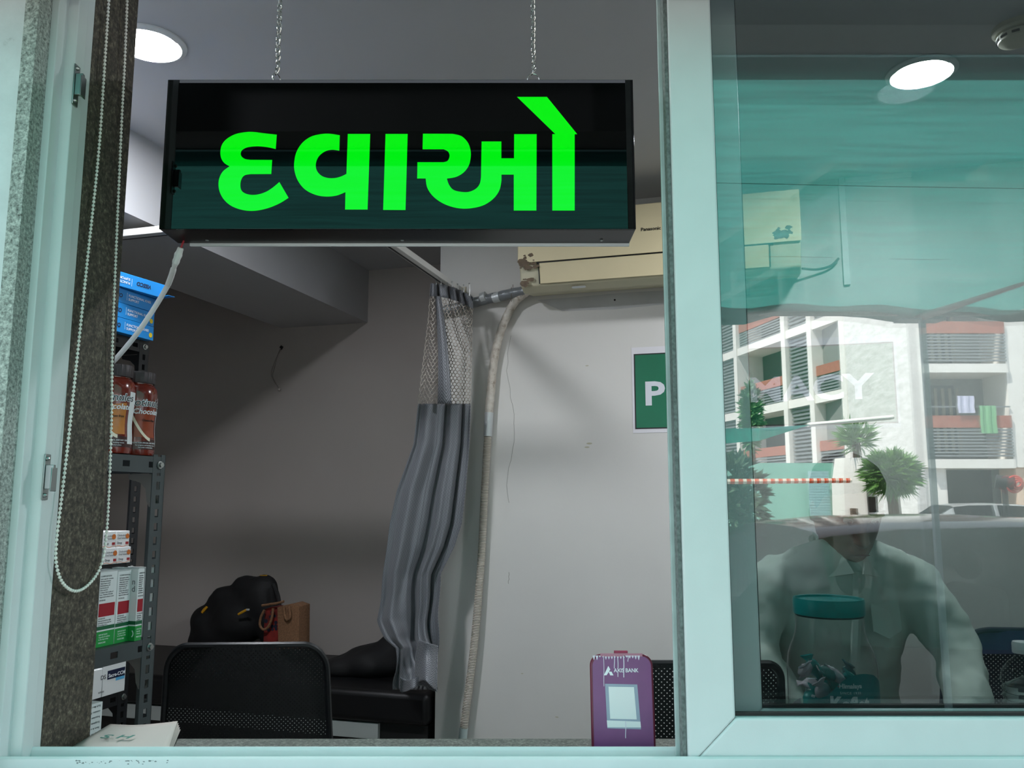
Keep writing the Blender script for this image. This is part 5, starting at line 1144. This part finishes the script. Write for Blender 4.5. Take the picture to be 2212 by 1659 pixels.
pk = at(1918, 1330, 0.83); MB().prism([(-.036, .05), (.036, .05), (.036, -.035), (0, -.052), (-.036, -.035)], 0.003, frame((pk.x, 0.842, pk.z), (1, 0.22, 0), (0, 0.16, 1))).build('chest_pocket', SHIRT, person, bevel=0.001)
MB().tube([(px0, .830, 1.34), (px0, .838, 1.25), (px0, .862, 1.15), (px0, .902, 1.05), (px0, .93, .95)], [.012, .011, .011, .011, .011], 6).build('placket', SHIRT, person, smooth=True)
for k in range(5): MB().ball((px0, .816 + 0.026 * k * (0.5 + 0.3 * k), 1.32 - 0.08 * k), 0.0052, 8, 6, (1, .5, 1)).build('button', mat('pearl_button', (206, 206, 200), 0.3), person, smooth=True)
HAIR = mat('black_hair', (14, 12, 11), 0.6, bump=0.6, bscale=300)
g = MB(); hr = []
for z, rx, ry, oy in ((-.02, .073, .088, .016), (.01, .078, .092, .014), (.045, .081, .096, .014), (.078, .078, .094, .011), (.104, .062, .078, .010), (.120, .038, .050, .009), (.127, .012, .018, .009)):
    hr.append([HM @ Vector((rx * math.cos(t), max(oy + ry * math.sin(t), -0.060 - z * 0.36 if z < 0.09 else -9), z + (0.018 if math.sin(t) < -0.4 and z < 0.05 else 0))) for t in [2 * PI * i / 28 for i in range(28)]])
g.loft(hr); g.build('hair', HAIR, person, smooth=True, angle=80)
for s in (-1, 1):
    MB().ball((s * .030, -.086, .012), 0.0105, 12, 8, (1.2, .8, .75), HM).build('eye', mat('eye_white', (190, 186, 180), 0.2), person, smooth=True)
    MB().ball((s * .030, -.0935, .010), 0.0048, 10, 6, (1, .5, 1), HM).build('iris', mat('dark_iris', (20, 12, 8), 0.1), person, smooth=True)
    MB().tube([HM @ Vector(q) for q in ((s * .012, -.097, .032), (s * .030, -.096, .038), (s * .050, -.084, .034))], [.003, .0038, .0022], 6).build('eyebrow', HAIR, person, smooth=True)
MB().ball((0, -.099, -.067), 0.021, 12, 6, (1.1, .22, .10), HM).build('lips', mat('lip_skin', (96, 52, 46), 0.5), person, smooth=True)
g = MB()
for s in (-1, 1): g.tube([(px0 + s * .075, 1.06, .93), (px0 + s * .09, 1.08, .50), (px0 + s * .095, 1.10, .06)], [.098, .072, .062], 14)
g.build('trousers', mat('dark_trousers', (34, 36, 42), 0.8), person, smooth=True)
for s in (-1, 1): MB().ball((px0 + s * .10, 1.04, .035), 0.05, 14, 8, (1.0, 2.5, .68)).build('shoe', BLACKP, person, smooth=True)

# ============================================================ THE STREET THE PANE MIRRORS
struct(MB().box((-30, -80, -0.15), (60, -0.15, -0.02)).build('ground', mat('asphalt', (132, 130, 126), 0.85, var=0.08, vscale=3, bump=0.2, bscale=40)))
# shade net
NETM = net_mat('green_shade_net', (46, 128, 119), 0.6, 0.05)
def net_sheet(zf, x0, x1, y0, y1, nx, ny):
    vs = []; fs = []
    for j in range(ny + 1):
        for i in range(nx + 1):
            x = x0 + (x1 - x0) * i / nx; y = y0 + (y1 - y0) * j / ny; vs.append((x, y, zf(x, y)))
    for j in range(ny):
        for i in range(nx): fs.append((j * (nx + 1) + i, j * (nx + 1) + i + 1, (j + 1) * (nx + 1) + i + 1, (j + 1) * (nx + 1) + i))
    g = MB(); g.add(vs, fs); return g
YF = -2.25; zF = V(1800, 668, 3.35).z; zN = CAM.z + 0.5667 * 1.22
def zf(x, y):
    t = (-0.12 - y) / (-0.12 - YF); s = 0.008 * math.sin(x * 5.1 + y * 2) * t + 0.008 * math.sin(x * 17 + y * 5) * t
    return zN + (zF - zN) * t - 0.05 * math.sin(PI * t) + s + (0.02 * abs(math.sin(x * 3.1)) if t > 0.97 else 0)
aw = root('shade_net', (1.0, -1.1, 2.1)); tag(aw, 'green shade net stretched over the walk in front of the window', 'shade net')
o = net_sheet(zf, -3.0, 4.6, -0.12, YF, 90, 40).build('net_sheet', NETM, aw)
for p in o.data.polygons: p.use_smooth = True
HEM = net_mat('dark_green_hem', (60, 128, 124), 0.55, 0.05)
o = net_sheet(lambda x, y: zf(x, y) - 0.004, -3.0, 4.6, -0.122, -0.19, 60, 2).build('wall_hem', HEM, aw)
o = net_sheet(lambda x, y: zf(x, max(y, YF)) - 0.003 - 0.4 * max(0, YF + 0.03 - y) * (1 + 0.5 * math.sin(x * 9)), -3.0, 4.6, YF + 0.05, YF - 0.06, 90, 4).build('front_hem', net_mat('folded_net_hem', (28, 66, 64), 0.25, 0.0), aw)
g = MB()
for y in (-0.62, -1.2): g.tube([(x * 0.38 - 3.0, y + 0.02 * math.sin(x), zf(x * 0.38 - 3.0, y) - 0.003) for x in range(21)], 0.0009, 4)
g.build('seam_threads', mat('dark_thread', (30, 98, 90), 0.8), aw)
pt = V(1990, 665, 3.35)
np_ = root('net_support', (pt.x, pt.y, -0.02)); tag(np_, 'grey steel pole and pipe holding up the shade net', 'pole')
STG = mat('grey_pole_paint', (120, 130, 136), 0.5)
MB().box((pt.x - 0.011, YF - 0.011, -0.02), (pt.x + 0.011, YF + 0.011, pt.z - 0.03)).build('post', STG, np_, bevel=0.002)
MB().tube([(pt.x, YF - 0.05, pt.z - 0.035), (pt.x, -0.06, zf(pt.x, -0.12) - 0.045)], 0.016, 12).build('cross_pipe', mat('rusty_pipe', (132, 112, 108), 0.6, var=0.2, vscale=12), np_, smooth=True)
MB().tube([(-3.0, YF - 0.03, pt.z - 0.018), (4.6, YF - 0.03, pt.z - 0.018)], 0.010, 10).build('front_pipe', mat('rusty_pipe', (132, 112, 108), 0.6), np_, smooth=True)
MB().box((pt.x - 0.09, YF - 0.06, pt.z - 0.052), (pt.x + 0.09, YF + 0.02, pt.z - 0.046)).build('bracket', STG, np_)

# parked car
CARP = mat('black_car_paint', (8, 9, 10), 0.1, 0.0, spec=0.35); CGL = pane_mat('car_glass', 0.05, (0.20, 0.22, 0.22))
def car(M, label, mp, mg):
    r = root('parked_car', M=M); tag(r, label, 'car')
    U = [0.0, 0.06, 0.20, 0.45, 0.75, 0.80, 1.10, 1.60, 1.68, 2.25, 2.40, 2.98, 3.10, 3.75, 3.95, 4.02]
    ZR = [.62, .86, 1.00, 1.21, 1.395, 1.405, 1.435, 1.445, 1.445, 1.42, 1.40, 1.02, 0.97, 0.84, .72, .50]
    WB = [.70, .80, .84, .86, .87, .87, .875, .88, .88, .88, .88, .87, .87, .84, .78, .66]
    ZBT = [.60, .82, .93, .93, .93, .93, .92, .91, .91, .90, .90, .90, .90, .82, .70, .48]
    rings = []
    for u, zr, wb, zb_ in zip(U, ZR, WB, ZBT):
        wr = wb * (0.74 if zr > 1.05 else 0.93); lo_ = 0.24 if 0.2 < u < 3.8 else 0.34
        half = [(wb - .06, lo_), (wb, lo_ + .12), (wb + .012, (lo_ + zb_) / 2 + .08), (wb, zb_), (wr + .02, max(zr - .045, zb_ + .001)), (wr - .05, max(zr - .02, zb_ + .002)), (wr * .5, max(zr - .003, zb_ + .003)), (0, max(zr, zb_ + .004))]
        rings.append([M @ Vector((u, y, z)) for y, z in half] + [M @ Vector((u, -y, z)) for y, z in half[-2::-1]])
    n = len(rings[0]); side = {}; body = MB(); body.v = [p for q in rings for p in q]
    gl = {'near_windows': [], 'far_windows': [], 'rear_window': [], 'windscreen': []}
    for i in range(len(U) - 1):
        for k in range(n - 1):
            f = (i * n + k, i * n + k + 1, (i + 1) * n + k + 1, (i + 1) * n + k)
            if k in (3,) and i in (4, 5, 6, 8, 9): 
                gl['near_windows'].append(f); continue
            if k == 10 and i in (4, 5, 6, 8, 9): gl['far_windows'].append(f); continue
            if 4 <= k <= 9 and i in (2, 3): gl['rear_window'].append(f); continue
            if 4 <= k <= 9 and i in (10,): gl['windscreen'].append(f); continue
            body.f.append(f)
    body.f.append(tuple(range(n - 1, -1, -1))); body.f.append(tuple((len(U) - 1) * n + k for k in range(n)))
    body.build('body', mp, r, smooth=True, angle=32)
    for nm, fs in gl.items():
        g = MB(); g.v = [p for q in rings for p in q]; g.f = fs
        used_ = sorted({i for f in fs for i in f}); mp_ = {o: i for i, o in enumerate(used_)}; g.v = [g.v[i] for i in used_]; g.f = [tuple(mp_[i] for i in f) for f in fs]; g.build(nm, mg, r, smooth=True)
    for u in (0.72, 3.2):
        for s in (1, -1):
            wh = MB().tube([M @ Vector((u, s * .70, .31)), M @ Vector((u, s * .885, .31))], .31, 28).build('wheel', RUBBER, r, smooth=True)
            MB().tube([M @ Vector((u, s * .886, .31)), M @ Vector((u, s * .893, .31))], .19, 20).build('hubcap', mat('silver_hubcap', (160, 164, 166), 0.3, 0.6), wh, smooth=True)
    for s in (1, -1):
        MB().ball((0, 0, 0), .09, 14, 10, (.7, 1.1, .75), M @ Matrix.Translation((2.42, s * .98, 1.0))).build('wing_mirror', mp, r, smooth=True)
        MB().box((0.5, s * .885 - .004, .60), (3.0, s * .885 + .004, .63), M).build('door_trim', BLACKP, r)
        for u in (1.02, 2.0): 
            st = MB().box((u, s * .40 - .24, .35), (u + .5, s * .40 + .24, .60), M).box((u - .08, s * .40 - .24, .55), (u + .06, s * .40 + .24, 1.05), M).build('seat', mat('dark_seat_cloth', (40, 42, 44), 0.9), r, bevel=0.05)
            MB().ball((0, 0, 0), .12, 12, 8, (.45, 1.0, .7), M @ Matrix.Translation((u - .04, s * .40, 1.16))).build('headrest', mat('dark_seat_cloth', (40, 42, 44), 0.9), st, smooth=True)
    MB().tube([M @ Vector((2.46 + .05 * math.cos(t), .40 + .18 * math.cos(t), .98 + .17 * math.sin(t))) for t in [2 * PI * i / 20 for i in range(21)]], .014, 8).build('steering_wheel', BLACKP, r, smooth=True)
    MB().box((2.6, -.75, .7), (2.98, .75, .93), M).build('dashboard', BLACKP, r)
    return r
MC = Matrix.Translation((0.60, -3.28, -0.02)); car(MC, 'black hatchback parked just outside, mirrored in the window pane', CARP, CGL)
MC2 = Matrix.Translation((9.2, -18.5, -0.02)) @ Matrix.Rotation(0.1, 4, 'Z'); car(MC2, 'silver car parked before the carport across the street', mat('silver_car_paint', (150, 152, 152), 0.2, 0.3), CGL)

# apartment building across the street
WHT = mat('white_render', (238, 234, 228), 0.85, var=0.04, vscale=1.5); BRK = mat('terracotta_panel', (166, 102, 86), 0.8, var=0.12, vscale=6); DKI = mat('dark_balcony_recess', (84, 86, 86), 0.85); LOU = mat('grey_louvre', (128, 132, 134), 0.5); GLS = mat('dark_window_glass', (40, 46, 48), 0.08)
bd = root('apartment_building', (12.5, -25, 0)); tag(bd, 'white apartment block with terracotta balcony bands and grey louvres across the street', 'building')
D = 26.0; YB_ = -(D - 1.1); xC = V(1970, 900, D).x; xe = 26.0; fl = 3.0; z1 = V(2100, 992, D).z
# front body with recesses: back wall, piers, slabs
xp0 = V(2003, 900, D).x; xp1 = V(2182, 900, D).x
MB().box((xC, YB_ - 8, 0), (xe, YB_ - 1.4, 12.5)).build('back_wall', mat('shaded_recess_wall', (134, 134, 132), 0.9), bd)  # shade of the balcony recesses put into the grey of this wall
MB().box((xC, YB_ - 1.4, z1 - 0.25), (xp0, YB_, 12.5)).build('pier', WHT, bd); MB().box((xC + .3, YB_ - 1.0, 0), (xC + 1.0, YB_ - .1, z1 - .25)).build('column', WHT, bd)
MB().box((xp1, YB_ - 1.4, z1 - .25), (xp1 + 2.2, YB_, 12.5)).build('pier', WHT, bd); MB().box((xp1 + .1, YB_ - 1.0, 0), (xp1 + .9, YB_ - .1, z1 - .25)).build('column', mat('peach_render', (226, 200, 178), 0.85), bd)
MB().box((xp1 + 4.8, YB_ - 1.4, 0), (xe, YB_, 12.5)).build('pier', WHT, bd)
for k in range(4):
    z = z1 + fl * k
    for (x0, x1) in ((xp0, xp1), (xp1 + 2.2, xp1 + 4.8)):
        sb_ = MB().box((x0, YB_ - 1.4, z - 0.28), (x1, YB_ + 0.1, z)).build('floor_slab', WHT, bd)
        if k < 3:
            MB().box((x0, YB_ + .0, z + 0.98), (x1, YB_ + .08, z + 1.36)).build('brick_band', BRK, sb_)
            g = MB()
            for q in range(9): g.box((x0, YB_ + .02, z + .08 + .1 * q), (x1, YB_ + .07, z + .135 + .1 * q))
            g.build('louvres', LOU, sb_)
            MB().box((x0, YB_ + .02, z + 1.62), (x1, YB_ + .06, z + 1.66)).build('rail', LOU, sb_)
            wn = MB().box((x0 + .3, YB_ - 1.38, z + .2), (x0 + (x1 - x0) * .62, YB_ - 1.33, z + 2.5)).build('window', GLS, bd); g = MB()
            for q in range(6): g.box((x0 + .45 + q * .24, YB_ - 1.328, z + .3), (x0 + .55 + q * .24, YB_ - 1.31, z + 2.4))
            g.build('curtains', mat('pale_drape', (150, 140, 128), 0.8), wn)
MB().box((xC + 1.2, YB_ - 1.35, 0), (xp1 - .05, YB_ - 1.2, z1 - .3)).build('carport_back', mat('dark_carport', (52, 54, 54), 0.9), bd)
# side wall and receding facade
e1 = Vector((xC, YB_, 0)); c0 = Vector((V(1830, 900, 31).x, -(31 - 1.1), 0)); dr = Vector((-0.21, -1.0, 0)).normalized(); nr = Vector((-dr.y, dr.x, 0)) * -1   # outward normal to -x side
if nr.x > 0: nr = -nr
Mx = Matrix((dr, -nr, UP)).transposed().to_4x4(); Mx.translation = c0
MB().prism([(e1.x, e1.y), (c0.x, c0.y), (c0.x + .3, c0.y - .3), (e1.x + .3, e1.y - .02)], 12.5).build('side_wall', ramp_mat('shadow_streaked_render', 1.2, [(0.3, (205, 202, 198)), (0.6, (240, 238, 234))], 0.85, stretch=(1, 1, 5)), bd)  # streaks of grazing light and shadow painted into the white render
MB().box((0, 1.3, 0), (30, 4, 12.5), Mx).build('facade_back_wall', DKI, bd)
for k in range(5):
    z = z1 - .1 + fl * k
    MB().box((0, 0, z - .35), (30, 1.3, z), Mx).build('facade_slab', WHT, bd)
x = 0.0; bays = [(0.0, 2.2, 1), (2.2, 4.2, 2), (4.2, 8.6, 1), (8.6, 10.6, 2), (10.6, 15, 1), (15, 17, 2), (17, 22, 1)]
for (u0, u1, kind) in bays:
    MB().box((u0 - .16, -.06, 0), (u0 + .16, 1.3, 12.5), Mx).build('facade_pier', WHT, bd)
    for k in range(4):
        z = z1 - .1 + fl * k
        if kind == 2:
            g = MB()
            for q in range(17): g.box((u0 + .2, .1, z + .05 + q * .16), (u1 - .2, .16, z + .13 + q * .16), Mx)
            g.build('louvre_panel', LOU, bd)
        else:
            MB().box((u0 + .16, .1, z + .75), (u1 - .16, .2, z + 1.15), Mx).build('brick_band', BRK, bd)
            g = MB()
            for q in range(6): g.box((u0 + .16, .12, z + .05 + q * .12), (u1 - .16, .17, z + .11 + q * .12), Mx)
            g.build('louvres', LOU, bd)
# washing on the balcony
zb_ = z1 + 1.64
def cloth(px0_, px1_, py0_, py1_, nm, label, m_):
    p, q = V(px0_, py0_, D - .15), V(px1_, py1_, D - .15); vs = []; fs = []
    for j in range(9):
        for i in range(9): vs.append((p.x + (q.x - p.x) * i / 8 + .01 * math.sin(j), p.y + .02 * math.sin(i * 1.7), p.z + (q.z - p.z) * j / 8))
    for j in range(8):
        for i in range(8): fs.append((j * 9 + i, j * 9 + i + 1, j * 9 + i + 10, j * 9 + i + 9))
    g = MB(); g.add(vs, fs); o = g.build(nm, m_, solid=0.02); tag(o, label, 'towel'); return o
cloth(2116, 2155, 876, 936, 'hanging_towel', 'green and yellow striped towel hanging on the first-floor balcony rail', ramp_mat('striped_towel', 1.0, [(0.0, (120, 176, 130)), (0.35, (226, 226, 150)), (0.7, (150, 190, 140)), (1.0, (236, 232, 190))], 0.9, kind='wave', stretch=(0, 0, 1.6)))
cloth(2068, 2106, 855, 892, 'hanging_towel', 'pale lilac checked towel hanging left of the striped one', mat('pale_lilac_towel', (200, 200, 222), 0.9, var=0.06, vscale=4))

# gate post, boundary sheets, tape, plants
DG = 15.0; p = V(1840, 990, DG); q0, q1 = V(1802, 1000, DG).x, V(1888, 1000, DG).x; rg_ = (q1 - q0) / 2
gp_ = root('gate_post', (p.x, p.y, 0)); tag(gp_, 'white six-sided gate post with small lamp recess beside the shrub', 'gate post')
g = MB(); g.lathe([(rg_ * 1.12, 0), (rg_, p.z * .8), (rg_ * .8, p.z)], Matrix.Translation((p.x, p.y, 0)) @ Matrix.Rotation(.3, 4, 'Z'), 6); g.build('post', WHT, gp_)
MB().box((p.x + .12, p.y + rg_ * .84, 1.28), (p.x + .27, p.y + rg_ * .98, 1.55)).build('lamp_recess', BLACKP, gp_); MB().box((p.x - .2, p.y + rg_ * .82, .9), (p.x - .1, p.y + rg_ * 1.1, 1.35)).build('meter_box', mat('brown_box', (110, 96, 84), 0.7), gp_)
DS = 15.5; s0, s1 = V(1480, 1000, DS), V(1800, 1000, DS); zt1 = V(1700, 1000, DS).z
sh_ = MB().box((s0.x - 6, s0.y - .05, 0), (s1.x, s0.y, zt1)).build('green_hoarding', mat('pale_green_sheet', (140, 196, 178), 0.7, var=0.04, vscale=1)); tag(sh_, 'pale green sheet hoarding along the road behind the tape', 'hoarding')
w0, w1_ = V(1745, 1018, DS - .1), V(1800, 1120, DS - .1)
g = MB()
for k in range(18): z = w1_.z + (w0.z - w1_.z) * k / 18; g.box((w0.x, w0.y, z), (w1_.x - .05, w0.y + .04, z + .05))
tag(g.build('louvred_gate', mat('pale_aqua_louvre', (168, 206, 208), 0.6)), 'pale aqua louvred gate panel left of the gate post', 'gate')
t0, t1 = V(1480, 1041, 12.5), V(1837, 1038, 13.8)
tp_ = MB().tube([t0 - Vector((5, 0, 0)), t0, t1], .045, 6).build('barrier_tape', ramp_mat('red_white_tape', 2.2, [(0.35, (238, 226, 206)), (0.5, (214, 84, 40))], 0.6, kind='wave')); tag(tp_, 'red and white barrier tape strung level across the road side', 'barrier tape')
g = MB(); a_, b_, c_ = V(1480, 930, 11), V(1480, 972, 11), V(1752, 917, 13); g.add([a_ - Vector((3, 0, 0)), b_ - Vector((3, 0, .2)), V(1640, 952, 12), c_, V(1640, 925, 12)], [(0, 1, 2, 3, 4)])
tag(g.build('small_shade_net', net_mat('aqua_net', (40, 176, 158), 0.5, 0.05), solid=0.004), 'small green net stretched to a point beyond the road', 'shade net')
tag(MB().tube([V(1745, 918, 13), V(1930, 901, 13)], .035, 8).build('white_rod', WHT, smooth=True), 'white rod slanting over the gate post', 'rod')
LEAFM = mat('bright_leaf', (96, 138, 66), 0.5, var=0.25, vscale=4)
def shrub(name, centre, rad, n, L, wd, label, m_, trunk=True, seed=1, up=0.5):
    rnd = random.Random(seed); c = Vector(centre); r = root(name, (c.x, c.y, 0)); tag(r, label, 'shrub'); g = MB()
    for k in range(n):
        d = Vector((rnd.gauss(0, 1), rnd.gauss(0, 1), rnd.gauss(0, 1))).normalized(); base = c + Vector((d.x * rad[0], d.y * rad[1], d.z * rad[2])) * rnd.random() ** .4
        for q in range(6):
            t = (d + Vector((rnd.gauss(0, .7), rnd.gauss(0, .7), rnd.gauss(up, .5)))).normalized(); s = t.cross(Vector((rnd.gauss(0, 1), rnd.gauss(0, 1), rnd.gauss(0, 1)))).normalized() * wd; l = L * rnd.uniform(.6, 1.1)
            g.add([base, base + t * l * .5 + s, base + t * l - UP * l * .12, base + t * l * .5 - s], [(0, 1, 2, 3)])
    g.build('foliage', m_, r)
    g = MB()
    for k in range(4): g.tube([(c.x + .05 * k, c.y, 0), c + Vector((rnd.uniform(-.3, .3) * rad[0], 0, -.2 * rad[2])), c + Vector((rnd.uniform(-.6, .6) * rad[0], 0, .5 * rad[2]))], [.05, .035, .015], 6)
    g.build('stems', mat('brown_stem', (104, 82, 62), 0.9), r); return r
c = V(1925, 1022, 14.2); shrub('oleander_shrub', (c.x, c.y, c.z), (.40, .3, .30), 330, .26, .022, 'leafy oleander shrub right of the gate post', LEAFM, seed=2)
c = V(1850, 950, 14.9); shrub('potted_grass_plant', (c.x, c.y, c.z), (.2, .2, .2), 70, .34, .016, 'spiky plant growing above the top of the gate post', LEAFM, seed=4, up=1.0)
c = V(1622, 900, 22); shrub('young_tree', (c.x, c.y, c.z), (.22, .22, .9), 260, .24, .035, 'narrow green tree before the left end of the apartment block', mat('mid_leaf', (84, 128, 78), 0.6, var=0.2, vscale=3), seed=6)
c = V(1590, 1040, 14.0); shrub('hedge_bush', (c.x, c.y, 1.4), (.45, .4, .8), 300, .25, .035, 'dense dark bush seen beside the window stile', mat('dark_leaf', (64, 92, 66), 0.6, var=0.2, vscale=3), seed=8)
# coiled red hose on a stand
c = V(2190, 1046, 6.0); hr_ = root('hose_reel', (c.x, c.y, -0.02)); tag(hr_, 'red and black coiled bundle on a dark stand at the right edge of the pane', 'hose reel')
MB().tube([c + Vector((-.10, -.05, .02)), c + Vector((.0, .0, 0))], .052, 18).build('drum', BLACKP, hr_, smooth=True)
for k in range(4): MB().tube([c + Vector((.0 + .006 * k, .012 + .004 * k, 0)) + Vector((.02 * math.sin(t) * .3, 0, 0)) + Vector((math.cos(t) * (.058 - .013 * k), 0.0, math.sin(t) * (.058 - .013 * k))) for t in [2 * PI * i / 20 for i in range(21)]], .0075, 8).build('coil', mat('red_hose', (206, 62, 52), 0.5), hr_, smooth=True)
MB().tube([(c.x - .05, c.y - .03, -0.02), c + Vector((-.05, -.03, -.04))], .02, 8).build('stand', BLKM, hr_, smooth=True)
